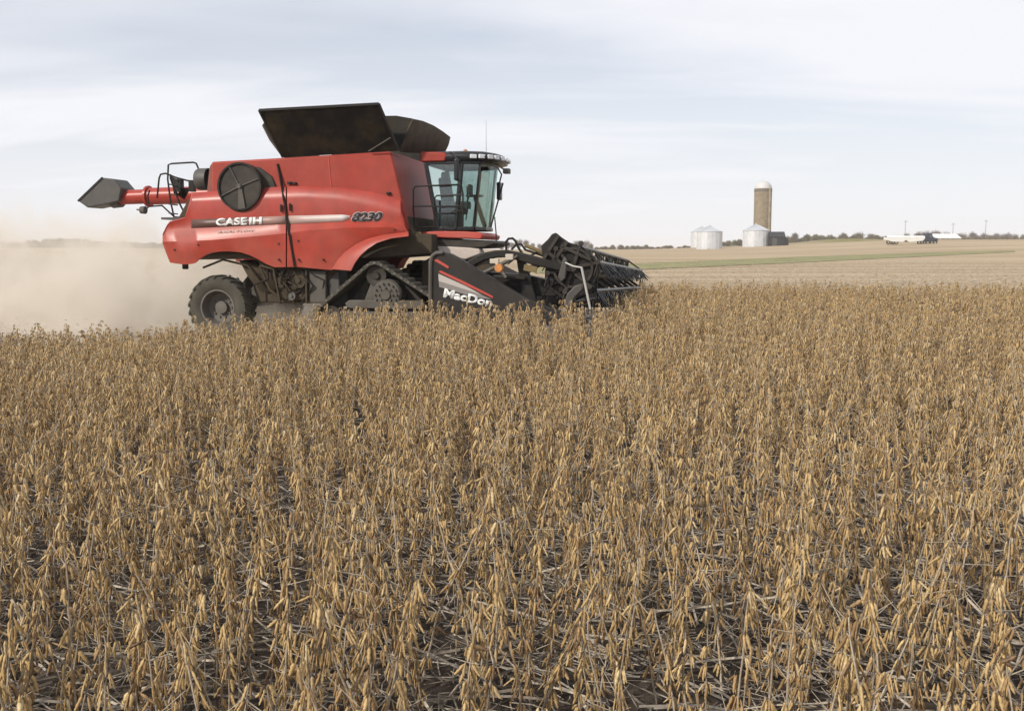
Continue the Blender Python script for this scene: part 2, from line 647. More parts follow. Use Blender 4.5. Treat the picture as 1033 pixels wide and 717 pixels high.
def build_ground():
    xs = np.concatenate([np.linspace(-2600, -300, 18, endpoint=False), np.linspace(-300, -60, 40, endpoint=False), np.linspace(-60, 60, 161, endpoint=False),
                         np.linspace(60, 300, 48, endpoint=False), np.linspace(300, 2600, 19)])
    ys = np.concatenate([np.linspace(-120, 0, 12, endpoint=False), np.linspace(0, 60, 100, endpoint=False), np.linspace(60, 460, 110, endpoint=False),
                         np.linspace(460, 1000, 30, endpoint=False), np.linspace(1000, 5000, 15)])
    XX, YY = np.meshgrid(xs, ys)
    ZZ = terrain(XX, YY)
    near = np.exp(-((YY) / 26.0) ** 2)
    ZZ = ZZ + near * 0.014 * np.sin(XX * 3.1 + YY * 0.7) * np.sin(YY * 2.3)
    v = np.stack([XX.ravel(), YY.ravel(), ZZ.ravel()], 1)
    nx, ny = len(xs), len(ys)
    i = np.arange(nx - 1)[None, :] + np.arange(ny - 1)[:, None] * nx
    f = np.stack([i, i + 1, i + 1 + nx, i + nx], -1).reshape(-1, 4)
    me = bpy.data.meshes.new('ground')
    me.from_pydata(v.tolist(), [], f.tolist())
    cut = 1.0 - crop_stands(v[:, 0], v[:, 1], 0.0).astype(float)
    cut[(v[:, 1] < 0)] = 0
    a = me.attributes.new('cut', 'FLOAT', 'POINT')
    a.data.foreach_set('value', cut.astype(np.float32))
    # rough grass on the knoll right of the silo
    g = np.exp(-((v[:, 0] - 0.335 * v[:, 1]) / 17) ** 2) * sst(318, 352, v[:, 1]) * (v[:, 1] < 470)
    a = me.attributes.new('grassy', 'FLOAT', 'POINT')
    a.data.foreach_set('value', np.clip(g, 0, 1).astype(np.float32))
    me.polygons.foreach_set('use_smooth', [True] * len(me.polygons))
    m = bpy.data.materials.new('field_soil')
    m.use_nodes = True
    t = m.node_tree
    b = t.nodes['Principled BSDF']
    b.inputs['Roughness'].default_value = 0.95
    b.inputs['Specular IOR Level'].default_value = 0.15
    L = t.links.new
    tc = t.nodes.new('ShaderNodeTexCoord')

    def noise(scale, detail=6, rough=0.6, vec=None):
        n = t.nodes.new('ShaderNodeTexNoise')
        n.inputs['Scale'].default_value = scale
        n.inputs['Detail'].default_value = detail
        n.inputs['Roughness'].default_value = rough
        L(vec if vec is not None else tc.outputs['Object'], n.inputs['Vector'])
        return n.outputs['Fac']

    def crmp(fac, stops):
        c = t.nodes.new('ShaderNodeValToRGB')
        e = c.color_ramp.elements
        e[0].position, e[0].color = stops[0][0], (*stops[0][1], 1)
        e[1].position, e[1].color = stops[-1][0], (*stops[-1][1], 1)
        for p, col in stops[1:-1]:
            k = e.new(p)
            k.color = (*col, 1)
        L(fac, c.inputs['Fac'])
        return c.outputs[0]

    def mixc(f, a_, b_):
        n = t.nodes.new('ShaderNodeMix')
        n.data_type = 'RGBA'
        L(f, n.inputs['Factor'])
        L(a_, n.inputs['A'])
        L(b_, n.inputs['B'])
        return n.outputs['Result']

    mp = t.nodes.new('ShaderNodeMapping')
    mp.inputs['Rotation'].default_value = (0, 0, YAW)
    mp.inputs['Scale'].default_value = (0.03, 0.45, 1.0)
    L(tc.outputs['Object'], mp.inputs['Vector'])
    soil = crmp(noise(9, 8), [(0.3, (0.035, 0.027, 0.021)), (0.55, (0.075, 0.058, 0.045)), (0.75, (0.15, 0.12, 0.09))])
    stub = crmp(noise(2.2, 9, 0.7), [(0.28, (0.28, 0.205, 0.125)), (0.5, (0.43, 0.325, 0.205)), (0.74, (0.55, 0.44, 0.295))])
    streak = crmp(noise(0.55, 5, 0.6, mp.outputs[0]), [(0.36, (0.26, 0.19, 0.115)), (0.48, (0.39, 0.295, 0.185)), (0.62, (0.53, 0.43, 0.29))])
    mm = t.nodes.new('ShaderNodeMix')
    mm.data_type = 'RGBA'
    mm.inputs['Factor'].default_value = 0.6
    L(stub, mm.inputs['A'])
    L(streak, mm.inputs['B'])
    at = t.nodes.new('ShaderNodeAttribute')
    at.attribute_name = 'cut'
    ag = t.nodes.new('ShaderNodeAttribute')
    ag.attribute_name = 'grassy'
    base = mixc(at.outputs['Fac'], soil, mm.outputs['Result'])
    gr = crmp(noise(0.35, 6), [(0.3, (0.15, 0.14, 0.045)), (0.7, (0.25, 0.215, 0.075))])
    base = mixc(ag.outputs['Fac'], base, gr)
    L(base, b.inputs['Base Color'])
    bp = t.nodes.new('ShaderNodeBump')
    bp.inputs['Strength'].default_value = 0.7
    bp.inputs['Distance'].default_value = 0.05
    L(noise(14, 8, 0.7), bp.inputs['Height'])
    L(bp.outputs[0], b.inputs['Normal'])
    me.materials.append(m)
    o = bpy.data.objects.new('ground', me)
    COL.objects.link(o)
    tag(o, kind='structure')


build_ground()


def draped_strip(name, rows, m, lift):
    """rows: list of (near point, far point) world xy; a sheet draped on the terrain"""
    vs, fs = [], []
    K = 5
    for a, b in rows:
        for k in range(K):
            p = Vector(a).lerp(Vector(b), k / (K - 1))
            vs.append((p.x, p.y, tz(p.x, p.y) + lift))
    for i in range(len(rows) - 1):
        for k in range(K - 1):
            fs.append((i * K + k, (i + 1) * K + k, (i + 1) * K + k + 1, i * K + k + 1))
    mb = MB()
    mb.add(vs, fs)
    o = mb.build(name, m)
    tag(o, kind='structure')
    return o


M['green'] = mat('green_grass', (0.205, 0.205, 0.065), 0.95, var=0.35, vscale=0.25, dust=0.5, dscale=0.25, dcol=(0.28, 0.225, 0.11))
rows = []
for k in range(60):
    x = 540 + k * 8.2
    ymid = interp(x, [(540, 272.8), (650, 269.0), (760, 264.2), (900, 258.2), (1005, 254.2), (1033, 253.4)])
    th = interp(x, [(540, 3.6), (650, 3.1), (800, 3.0), (940, 1.9), (1033, 0.8)])
    rows.append((on_ground(x, ymid + th).xy.to_3d(), on_ground(x, ymid - th).xy.to_3d()))
draped_strip('grass_strip', rows, M['green'], 0.05)

# ================================================================== FARMSTEAD
def at_px(px, py):
    return on_ground(px, py)


def grain_bin(px, py, wpx, eave_px, peak_px, label):
    p = at_px(px, py)
    sc = F0 / p.y
    r = wpx / 2 / sc
    he = (py - eave_px) / sc
    hp = (py - peak_px) / sc
    t = empty('grain_bin', (p.x, p.y, p.z - 0.15))
    tag(t, label, 'grain bin', 'galvanised grain bins on the farm')
    w = MB()
    prof = []
    nrib = int(he / 0.22)
    for i in range(nrib + 1):
        prof.append((r + (0.02 if i % 2 else 0.0), he * i / nrib))
    w.lathe(prof, (0, 0, 0), 'Z', 40)
    for k in range(20):
        a = 2 * math.pi * k / 20
        w.box((math.cos(a) * (r + 0.04), math.sin(a) * (r + 0.04), he / 2), (0.07, 0.10, he), Matrix.Rotation(a, 3, 'Z'))
    w.build('wall', M['galv'], t)
    rf = MB()
    rf.lathe([(r * 1.04, he - 0.06), (r * 1.04, he), (0.55, hp - 0.35), (0.5, hp - 0.35), (0.01, hp - 0.3)], (0, 0, 0), 'Z', 40)
    for k in range(28):
        a = 2 * math.pi * k / 28
        rf.bar((math.cos(a) * r * 1.03, math.sin(a) * r * 1.03, he + 0.03), (math.cos(a) * 0.55, math.sin(a) * 0.55, hp - 0.31), 0.06, 0.07)
    ro = rf.build('roof', M['galv_roof'], t)
    c = MB()
    c.lathe([(0.45, hp - 0.4), (0.45, hp - 0.1), (0.01, hp)], (0, 0, 0), 'Z', 16)
    c.build('vent_cap', M['galv_roof'], ro)
    d = MB()
    a = R(-105)
    d.box((math.cos(a) * (r + 0.05), math.sin(a) * (r + 0.05), 1.2), (0.12, 0.9, 1.9), Matrix.Rotation(a, 3, 'Z'))
    d.build('door', M['galv_roof'], t, bevel=0.02)
    return t


grain_bin(707.5, 249.6, 21, 234.0, 228.2, 'partly hidden white grain bin at the left of the farm, behind its twin')
grain_bin(715.5, 251.2, 25, 233.5, 227.0, 'white steel grain bin overlapping its twin at the left of the farm')
grain_bin(762.3, 248.8, 25.5, 232.3, 225.6, 'white steel grain bin standing at the foot of the tall silo')


def tower_silo():
    p = at_px(768.5, 247.5)
    sc = F0 / p.y
    r = 17 / 2 / sc
    h = (247.5 - 191.0) / sc
    t = empty('tower_silo', (p.x, p.y, p.z - 0.2))
    tag(t, 'tall tan concrete stave silo with a white dome roof', 'silo')
    w = MB()
    w.lathe([(r, 0), (r, h)], (0, 0, 0), 'Z', 48)
    # vertical staves as shallow battens
    for k in range(48):
        a = 2 * math.pi * k / 48
        w.box((math.cos(a) * (r + 0.01), math.sin(a) * (r + 0.01), h / 2), (0.05, 0.30, h - 0.1), Matrix.Rotation(a, 3, 'Z'))
    w.build('wall', M['stave'], t)
    hp = MB()
    z = 1.0
    while z < h - 0.3:
        hp.lathe([(r + 0.03, z), (r + 0.09, z + 0.04), (r + 0.03, z + 0.08)], (0, 0, 0), 'Z', 48)
        z += 0.75
    hp.build('hoop', mat('rusty_hoops', (0.14, 0.10, 0.07), 0.8, var=0.3), t)
    c = MB()
    c.lathe([(r + 0.04, h - 1.1), (r + 0.1, h - 1.1), (r + 0.1, h), (r + 0.02, h)], (0, 0, 0), 'Z', 48)
    c.build('rim_band', mat('dark_band', (0.13, 0.11, 0.085), 0.8, var=0.2), t)
    d = MB()
    hh = (191.0 - 183.0) / sc
    prof = [(r * math.cos(a) * 1.0, h + hh * math.sin(a)) for a in np.linspace(0, math.pi / 2 - 0.02, 12)]
    d.lathe(prof, (0, 0, 0), 'Z', 48)
    for k in range(16):
        a = 2 * math.pi * k / 16
        d.tube([(math.cos(a) * rr * 1.005, math.sin(a) * rr * 1.005, zz + 0.01) for rr, zz in prof], 0.04, 4)
    d.build('dome', M['dome'], t)
    ch = MB()
    a = R(-60)
    ch.lathe([(0.45, 0.5), (0.45, h)], (math.cos(a) * (r + 0.4), math.sin(a) * (r + 0.4), 0), 'Z', 12)
    ch.build('chute', M['stave'], t)


tower_silo()


def dark_shed():
    p = at_px(785.5, 248.0)
    sc = F0 / p.y
    wd, hw, hr = 15.5 / sc, 10.5 / sc, 15.0 / sc
    t = empty('farm_shed', (p.x, p.y + 3, p.z - 0.3), R(-8))
    tag(t, 'small black shed with dark roof just right of the tall silo', 'shed')
    w = MB()
    w.box((0, 0, hw / 2), (wd * 0.96, 6, hw))
    w.build('wall', M['barn_dark'], t, bevel=0.02)
    r = MB()
    for s in (-1, 1):
        r.plate([(-wd / 2, s * 3.4, hw - 0.2), (wd / 2, s * 3.4, hw - 0.2), (wd / 2, 0, hr), (-wd / 2, 0, hr)], 0.14)
    r.prism([(0, 0)] * 3, 0, 0) if False else None
    r.build('roof', M['barn_roof_dark'], t)
    g = MB()
    for s in (-1, 1):
        g.add([(s * wd * 0.478, -3, hw), (s * wd * 0.478, 3, hw), (s * wd * 0.478, 0, hr - 0.1),
               (s * wd * 0.46, -3, hw), (s * wd * 0.46, 3, hw), (s * wd * 0.46, 0, hr - 0.1)],
              [(0, 1, 2), (3, 5, 4), (0, 3, 4, 1), (1, 4, 5, 2), (2, 5, 3, 0)])
    g.build('gable', M['barn_dark'], t)
    d = MB()
    d.box((-wd * 0.18, -3.03, hw * 0.42), (wd * 0.3, 0.08, hw * 0.84))
    d.build('door', M['dgrey'], t, bevel=0.02)
    lean = MB()
    lean.prism([(wd * 0.485, 0), (wd * 0.72, 0), (wd * 0.72, hw * 0.62), (wd * 0.485, hw * 1.05)], -2.4, 2.6)
    lean.build('lean_to', M['barn_dark'], t)


dark_shed()


def semi_truck():
    p = at_px(917, 246.6)
    sc = F0 / p.y
    Lt = 38 / sc
    t = empty('semi_truck', (p.x, p.y, p.z))
    tag(t, 'dark semi truck hauling a long white hopper trailer across the far field', 'truck')
    h0, h1 = 0.6, 7.0 / sc
    b = MB()
    x0 = -24 / sc
    b.prism([(x0, h0 + 0.5), (x0 + 1.2, h0 + 0.1), (x0 + Lt * 0.42, h0), (x0 + Lt * 0.5, h0 + 0.55), (x0 + Lt * 0.58, h0), (x0 + Lt - 0.6, h0 + 0.3), (x0 + Lt, h0 + 0.9), (x0 + Lt, h1), (x0, h1)], -1.25, 1.25)
    tr = b.build('trailer', M['trailer'], t, bevel=0.04)
    tp = MB()
    tp.lathe([(1.26, x0), (1.26, x0 + Lt)], (0, 0, 0), 'X', 20)
    me = tp.build('tarp', M['white_roof'], tr)
    for v in me.data.vertices:
        v.co.z = h1 - 0.02 + max(v.co.z, 0) * 0.35
    c = MB()
    xa = x0 + Lt + 0.3
    c.prism([(xa, 0.7), (xa + 3.0, 0.7), (xa + 3.0, 1.6), (xa + 1.8, 1.75), (xa + 1.5, 2.75), (xa, 2.9)], -1.2, 1.2)
    cb = c.build('truck_cab', M['truck'], t, bevel=0.08)
    wn_ = MB()
    wn_.plate([(xa + .8, -1.215, 1.85), (xa + 1.55, -1.215, 1.85), (xa + 1.35, -1.215, 2.5), (xa + .8, -1.215, 2.5)], 0.02)
    wn_.build('window', M['glass'], cb)
    for x in (x0 + 1.2, x0 + 2.5, xa - 0.9, xa + 0.5, xa + 2.4):
        for s in (-1, 1):
            w = MB()
            w.lathe([(0.25, -0.15), (0.48, -0.15), (0.52, -0.1), (0.52, 0.1), (0.48, 0.15), (0.25, 0.15)], (x, s * 1.05, 0.52), 'Y', 18, True)
            w.build('wheel', M['rubber'], t)


semi_truck()


def long_barn():
    p = at_px(950, 243.2)
    d = ray(951, 241.5).normalized()
    k = 430 / d.y
    x, y = d.x * k, 430.0
    z = tz(x, y) - 0.3
    sc = F0 / y
    top = EYE.z + (256 - 236.3) / sc
    t = empty('long_barn', (x, y, z), R(4))
    tag(t, 'long low farm building with a white roof behind the dark truck', 'barn')
    wd = 27 / sc
    hr = top - z
    hw = hr - 1.7
    w = MB()
    w.box((0, 0, hw / 2), (wd * 0.97, 9, hw))
    w.build('wall', M['white_wall'], t)
    r = MB()
    for s in (-1, 1):
        r.plate([(-wd / 2, s * 5, hw - 0.15), (wd / 2, s * 5, hw - 0.15), (wd / 2, 0, hr), (-wd / 2, 0, hr)], 0.15)
    r.build('roof', M['white_roof'], t)
    for i in range(5):
        d_ = MB()
        d_.box((-wd * 0.38 + i * wd * 0.19, -4.52, hw * 0.48), (1.7, 0.1, hw * 0.6))
        d_.build('window', M['dgrey'], t)


long_barn()


def utility_pole(px, top, y, label):
    d = ray(px, 250)
    k = y / d.y
    x = d.x * k
    z = tz(x, y)
    h = EYE.z + (256 - top) * y / F0 - z
    t = empty('utility_pole', (x, y, z - 0.3))
    tag(t, label, 'utility pole', 'wooden utility poles on the skyline')
    p = MB()
    p.tube([(0, 0, 0), (0, 0, h * 0.6), (0, 0, h + 0.3)], [0.15, 0.12, 0.09], 10)
    p.build('post', M['wood_pole'], t)
    c = MB()
    c.box((0, -0.14, h - 0.5), (1.7, 0.10, 0.10))
    cr = c.build('crossarm', M['wood_pole'], t, bevel=0.01)
    for s in (-.75, -0.28, 0.28, .75):
        i = MB()
        i.lathe([(0.05, 0), (0.07, 0.08), (0.04, 0.2), (0.01, 0.22)], (s, -0.14, h - 0.43), 'Z', 8)
        i.build('insulator', M['grey'], cr)


utility_pole(912.5, 222.5, 440, 'thin utility pole rising above the white hopper trailer')
utility_pole(960.5, 225.0, 440, 'thin utility pole at the right end of the white roofed barn')
utility_pole(993.5, 222.0, 440, 'thin utility pole farthest to the right on the skyline')


# ------------------------------------------------------------------ bare trees
def bare_tree(name, h, spread, twig_n, seed, tm, trunk_h=0.35, solid=False):
    rr = random.Random(seed)
    t = empty(name)
    tb = MB()
    ends = []

    def grow(p, d, ln, r, lvl):
        pts = [p]
        dd = d.copy()
        for i in range(3):
            dd = (dd + Vector((rr.uniform(-.2, .2), rr.uniform(-.2, .2), rr.uniform(-.03, .14)))).normalized()
            pts.append(pts[-1] + dd * ln / 3)
        tb.tube(pts, [r, r * .85, r * .7, r * .5], 6 if lvl < 1 else 4, False)
        if lvl >= 2:
            ends.append((pts[-1], dd))
            ends.append((pts[2], dd))
            return
        for k in range(4 if lvl else 6):
            a = rr.uniform(0, 6.28)
            tilt = rr.uniform(.35, 1.0) * spread
            nd = (dd + Vector((math.cos(a) * tilt, math.sin(a) * tilt, rr.uniform(0, .3)))).normalized()
            st = pts[rr.choice((1, 2, 3)) if lvl else rr.choice((2, 3, 3))]
            grow(st, nd, ln * rr.uniform(.5, .75), r * .5, lvl + 1)

    grow(Vector((0, 0, -0.2)), Vector((0, 0, 1)), h * trunk_h, h * 0.022, 0)
    tb.build('trunk', M['bark'], t)
    cb = MB()
    for k in range(twig_n):
        p, d = rr.choice(ends)
        if solid and rr.random() < .6:
            a = rr.uniform(0, 6.28)
            zz = rr.random()
            rad = h * .42 * math.sqrt(rr.random()) * math.sqrt(max(0.05, 1 - zz * zz))
            p = Vector((math.cos(a) * rad, math.sin(a) * rad, zz * h * .55))
        d2 = (d + Vector((rr.uniform(-1, 1), rr.uniform(-1, 1), rr.uniform(-.5, 1)))).normalized()
        p0 = p + Vector((rr.gauss(0, 1), rr.gauss(0, 1), rr.gauss(0, 1))) * h * 0.05
        ln = h * rr.uniform(.06, .15)
        w = h * rr.uniform(.003, .008) * (3.0 if solid else 1.0)
        s = d2.orthogonal().normalized()
        s.rotate(Quaternion(d2, rr.uniform(0, 6.28)))
        p1 = p0 + d2 * ln
        cb.add([p0 - s * w, p0 + s * w, p1 + s * w * .3, p1 - s * w * .3], [(0, 1, 2, 3)])
    cb.build('crown', tm, t, smooth=0)
    # rest height
    zmax = max(v.co.z for c_ in t.children for v in c_.data.vertices)
    t['h'] = zmax
    return t


protos = {
    'bare': [bare_tree('bare_tree', 10, 0.9, 900, s, M['twig'], 0.24) for s in (1, 2, 3)],
    'bush': [bare_tree('bush', 5, 1.5, 1600, s, M['brush'], 0.22, True) for s in (4, 5)],
    'olive': [bare_tree('bush', 5, 1.4, 900, s, M['evergreen'], 0.22, True) for s in (6,)],
}
used = set()


def plant_tree(kind, px, top_px, y, label, group, i, zoff=0.0):
    pr = protos[kind][i % len(protos[kind])]
    d = ray(px, 250)
    x = d.x * y / d.y
    z = tz(x, y)
    h = EYE.z + (256 - top_px) * y / F0 - z
    if h < 1.0:
        return
    if pr.name not in used:
        o = pr
        used.add(pr.name)
    else:
        o = copy_tree(pr)
    s = h / pr['h']
    wide = max(s, 0.62) if kind == 'bare' else max(s, 0.9)
    o.location = (x, y, z)
    o.rotation_euler = (0, 0, random.uniform(0, 6.28))
    o.scale = (wide, wide, s)
    tag(o, label, 'tree' if kind == 'bare' else 'bush', group)


n = 0
for px in np.arange(795, 891, 3.4):           # brush along the knoll
    plant_tree('bush' if n % 3 else 'olive', px + random.uniform(-2, 2), random.uniform(235.2, 239.2) + (1.5 if px < 806 else 0), random.uniform(405, 430),
               'leafless brown bush in the thicket on the knoll between silo and trailer', 'thicket on the knoll', n)
    n += 1
for px in (822, 836, 851, 868, 880, 803):
    plant_tree('bare', px, random.uniform(233.2, 236.5), random.uniform(430, 450), 'bare tree showing above the brown thicket on the knoll', 'bare trees above the knoll', n)
    n += 1
for px, tp in ((730, 243.5), (735, 242.0), (741, 241.5), (746, 240.5), (750, 241.5)):
    plant_tree('olive' if n % 2 else 'bush', px, tp, random.uniform(375, 395), 'low olive bush between the twin grain bins and the silo', 'bushes between the bins', n)
    n += 1
for px in np.arange(968, 1060, 4.1):
    plant_tree('bare', px + random.uniform(-2, 2), random.uniform(232.5, 238.5), random.uniform(440, 520), 'bare grey tree in the hedgerow at the right end of the skyline', 'hedgerow at the right end of the skyline', n)
    n += 1
for px in np.arange(962, 1056, 3.6):
    plant_tree('bush', px, random.uniform(236.5, 240.5), random.uniform(430, 440), 'brown bush at the foot of the right hedgerow', 'bushes of the right hedgerow', n)
    n += 1
for px, tp in ((914, 234.0), (925, 233.0), (934, 232.0), (940, 231.2), (946, 231.5), (953, 233.2), (906, 236.5)):
    plant_tree('bare', px, tp, random.uniform(455, 490), 'bare tree behind the white trailer and the barn', 'bare trees behind the barn', n)
    n += 1
for px in np.arange(596, 700, 4.8):
    plant_tree('bush', px + random.uniform(-2, 2), random.choice((246.2, 247.2, 248.0, 248.6)), random.uniform(430, 520), 'small far bush on the skyline left of the grain bins', 'far bushes left of the bins', n)
    n += 1
for px in np.arange(505, 600, 6.5):
    plant_tree('bare', px + random.uniform(-2, 2), random.uniform(240.5, 247), random.uniform(480, 620), 'far bare tree on the skyline behind the harvester reel', 'far trees behind the harvester', n)
    n += 1
for px in np.arange(-30, 190, 5.0):
    plant_tree('bush', px + random.uniform(-2, 2), 239.5 + 6 * abs(px - 70) / 100 + random.uniform(-1.5, 2), random.uniform(330, 380), 'brown bushy tree on the skyline seen through the dust cloud', 'trees behind the dust cloud', n)
    n += 1
for k in protos:
    for p_ in protos[k]:
        if p_.name not in used:
            for c_ in list(p_.children):
                bpy.data.objects.remove(c_)
            bpy.data.objects.remove(p_)

# ================================================================== COMBINE HARVESTER
CH = empty('combine_harvester', CO, -YAW)
tag(CH, 'red combine harvester on rubber tracks with black grain tank covers, cutting beans', 'combine harvester')


def qz(px, py, lat):
    p = q(px, py, lat)
    return (p.x, p.z)


def outline(pxs, lat):
    return [qz(x, y, lat) for x, y in pxs]


# ---- inner body under the skins
core = MB()
core.prism(outline([(176, 226), (190, 200), (404, 204), (418, 236), (436, 236), (436, 256), (352, 262), (330, 285), (276, 285), (258, 262), (240, 256), (205, 258), (190, 262), (178, 258)], -1.38), -1.38, 1.38)
core.build('body', M['dusty'], CH, bevel=0.03)

# ---- grain tank block with the slanting front
tank = MB()
tank.prism(outline([(213, 163.2), (300, 158.4), (394, 152.6), (413, 232), (300, 232), (214, 232)], -1.42), -1.42, 1.42)
tk = tank.build('grain_tank', M['red_tank'], CH, bevel=0.04)
seam = MB()
a, b_ = q(331, 157.5, -1.428), q(334, 189, -1.428)
seam.bar(a, b_, 0.006, 0.02)
seam.build('seam', M['decal_red'], tk)
for px, py in ((292, 184.5), (297, 185), (392, 195)):
    lt = MB()
    p = q(px, py, -1.45)
    lt.box(p, (0.09, 0.06, 0.05))
    lt.build('latch', M['black'], tk, bevel=0.008)

# dark rear face and air intake behind the tank
rear = MB()
rear.prism(outline([(208.5, 191), (211, 168), (213.5, 164), (221, 164), (221, 196), (209, 196)], -1.3), -1.3, 1.2)
rear.build('rear_hood', mat('dark_red_paint', (0.22, 0.02, 0.018), 0.5, var=0.2, dust=0.3), CH, bevel=0.03)
ac = MB()
p0, p1 = q(199.5, 181, -0.75), q(211, 181, -0.75)
ac.lathe([(0.01, p0.x), (0.22, p0.x), (0.25, p0.x + 0.05), (0.25, p1.x)], (0, -0.75, p0.z), 'X', 24)
ac.build('air_cleaner', M['dgrey'], CH)

# ---- side skins (grids of real creases)
L0 = [(164, 236), (170, 223.6), (186.6, 219), (193.6, 194.5), (267, 189.2), (300, 187.8), (344.5, 189.3), (379.3, 194.5), (403.7, 201.5), (412, 236)]
L1 = [(164, 236.5), (170, 224.5), (186.6, 220), (192.4, 203.8), (262.6, 201.5), (309.7, 200.0), (344.5, 202.4), (370.6, 208.5), (393, 214.5), (404, 219), (412, 236.2)]
L2 = [(164, 237), (170, 226.5), (186.6, 221.6), (192, 221.2), (300, 217), (354, 216), (393, 219), (404, 222), (412, 236.4)]
L3 = [(164, 238), (170, 232), (191, 230.5), (300, 226), (354, 224), (393, 224.5), (404, 226.5), (412, 236.6)]
L4 = [(164, 244), (210.8, 242.4), (265.4, 237.7), (292, 235), (310, 232.5), (347, 230), (398, 229), (412, 236.8)]
L5 = [(164, 245.5), (167, 254), (171.5, 265), (185, 267), (196, 266), (201, 261.5), (207, 257.4), (214, 255), (222, 253.7), (232, 253.6), (243, 254.6), (252, 257.5), (260, 261.4), (268, 266), (277, 269.7),
      (299, 269.2), (335, 272.5), (341, 262.5), (348, 254.6), (356, 248), (363, 244.4), (372, 240.8), (380, 239.0), (389, 237.2), (404, 236.8), (412, 237)]
LAT = [-1.47, -1.60, -1.585, -1.585, -1.70, -1.63]


def skin(name, cols, parent, m):
    """a pressed panel: outside grid, an inside grid 30 mm in, edges closed"""
    mb = MB()
    G = []
    for x in cols:
        ys = [interp(x, L) for L in (L0, L1, L2, L3, L4, L5)]
        for i in range(1, 6):
            ys[i] = max(ys[i], ys[i - 1] + 0.25)
        col = []
        for i in range(6):
            col.append(q(x, ys[i], LAT[i]))
            if i in (0, 4):         # extra ring for rounder shading
                j = i + 1
                col.append(q(x, ys[i] * .5 + ys[j] * .5, LAT[i] * .5 + LAT[j] * .5 - (0.035 if i == 0 else 0.012)))
        G.append(col)
    nc, nr = len(G), len(G[0])
    vs = [p for c in G for p in c]
    vin = [(p.x, p.y + 0.035, p.z) for p in vs]
    fs = []
    o = nc * nr
    for c in range(nc - 1):
        for r in range(nr - 1):
            a_ = c * nr + r
            fs.append((a_, a_ + nr, a_ + nr + 1, a_ + 1))
            fs.append((o + a_, o + a_ + 1, o + a_ + nr + 1, o + a_ + nr))
    for r in range(nr - 1):
        fs.append((r, r + 1, o + r + 1, o + r))
        a_ = (nc - 1) * nr + r
        fs.append((a_, o + a_, o + a_ + 1, a_ + 1))
    for c in range(nc - 1):
        a_ = c * nr
        fs.append((a_, o + a_, o + a_ + nr, a_ + nr))
        a_ = c * nr + nr - 1
        fs.append((a_, a_ + nr, o + a_ + nr, o + a_))
    mb.add(vs + vin, fs)
    return mb.build(name, m, parent, smooth=28)


cols_a = [164, 166, 168.5, 171.5, 175, 180, 186.6, 188, 190, 193.6, 197, 201, 207, 214, 222, 232, 243, 252, 260, 268, 277, 284, 288.2]
cols_b = [289.6, 299, 310, 320, 328, 335, 341, 348, 356, 363, 372, 380, 389, 396, 404, 408, 411.5]
sa = skin('rear_side_panel', cols_a, CH, M['red'])
sb = skin('front_side_panel', cols_b, CH, M['red'])
mirror_mesh_copy(sa, CH)
mirror_mesh_copy(sb, CH)

# black seal between the panels, running up the tank
sl = MB()
pts = [q(280, 165.5, -1.44), q(282.5, 177, -1.46), q(284.5, 188, -1.50), q(286.5, 202, -1.62), q(289, 220, -1.605), q(292, 237, -1.715), q(297, 268.5, -1.655)]
for a, b_ in zip(pts[:-1], pts[1:]):
    sl.bar(a, b_, 0.05, 0.035)
sl.build('panel_seal', M['black'], CH)

# stripes
def ribbon(name, cols, top, bot, lat, m, parent):
    mb = MB()
    vs, fs = [], []
    for x in cols:
        vs.append(q(x, interp(x, top), lat))
        vs.append(q(x, interp(x, bot), lat))
    for i in range(len(cols) - 1):
        fs.append((2 * i, 2 * i + 1, 2 * i + 3, 2 * i + 2))
    mb.add(vs, fs)
    o = mb.build(name, m, parent)
    s = o.modifiers.new('thick', 'SOLIDIFY')
    s.thickness = 0.002
    return o


ribbon('stripe', [193, 210, 230, 250, 270, 287.6], [(193, 221.6), (300, 217.4)], [(193, 230.2), (300, 225.6)], -1.591, M['stripe'], sa)
ribbon('stripe', [290.6, 310, 330, 345, 353], [(290, 217.8), (345, 216.6), (353, 217.4)], [(290, 226.0), (345, 223.4), (353, 220.4)], -1.591, M['stripe'], sb)


def lettering(text, name, quad, lat, m, parent, bold=0.02, depth=0.002, shear=0.0):
    """text set between four photograph corners (top left, top right, bottom left, bottom right) on a lateral plane"""
    cu = bpy.data.curves.new(name, 'FONT')
    cu.body = text
    cu.size = 1
    cu.offset = bold
    cu.shear = shear
    cu.resolution_u = 4
    o = bpy.data.objects.new(name, cu)
    COL.objects.link(o)
    dg = bpy.context.evaluated_depsgraph_get()
    me = bpy.data.meshes.new_from_object(o.evaluated_get(dg))
    bpy.data.objects.remove(o)
    bpy.data.curves.remove(cu)
    co = np.array([v.co[:] for v in me.vertices])
    x0, y0 = co[:, 0].min(), co[:, 1].min()
    x1, y1 = co[:, 0].max(), co[:, 1].max()
    tl, tr, bl, br = [Vector(p) for p in quad]
    for v in me.vertices:
        s = (v.co.x - x0) / (x1 - x0)
        t_ = (v.co.y - y0) / (y1 - y0)
        p = bl.lerp(br, s).lerp(tl.lerp(tr, s), t_)
        v.co = q(p.x, p.y, lat)
    me.materials.clear()
    me.materials.append(m)
    me.update()
    ob = bpy.data.objects.new(name, me)
    COL.objects.link(ob)
    ob.parent = parent
    sd = ob.modifiers.new('thick', 'SOLIDIFY')
    sd.thickness = depth
    sd.offset = 0
    return ob


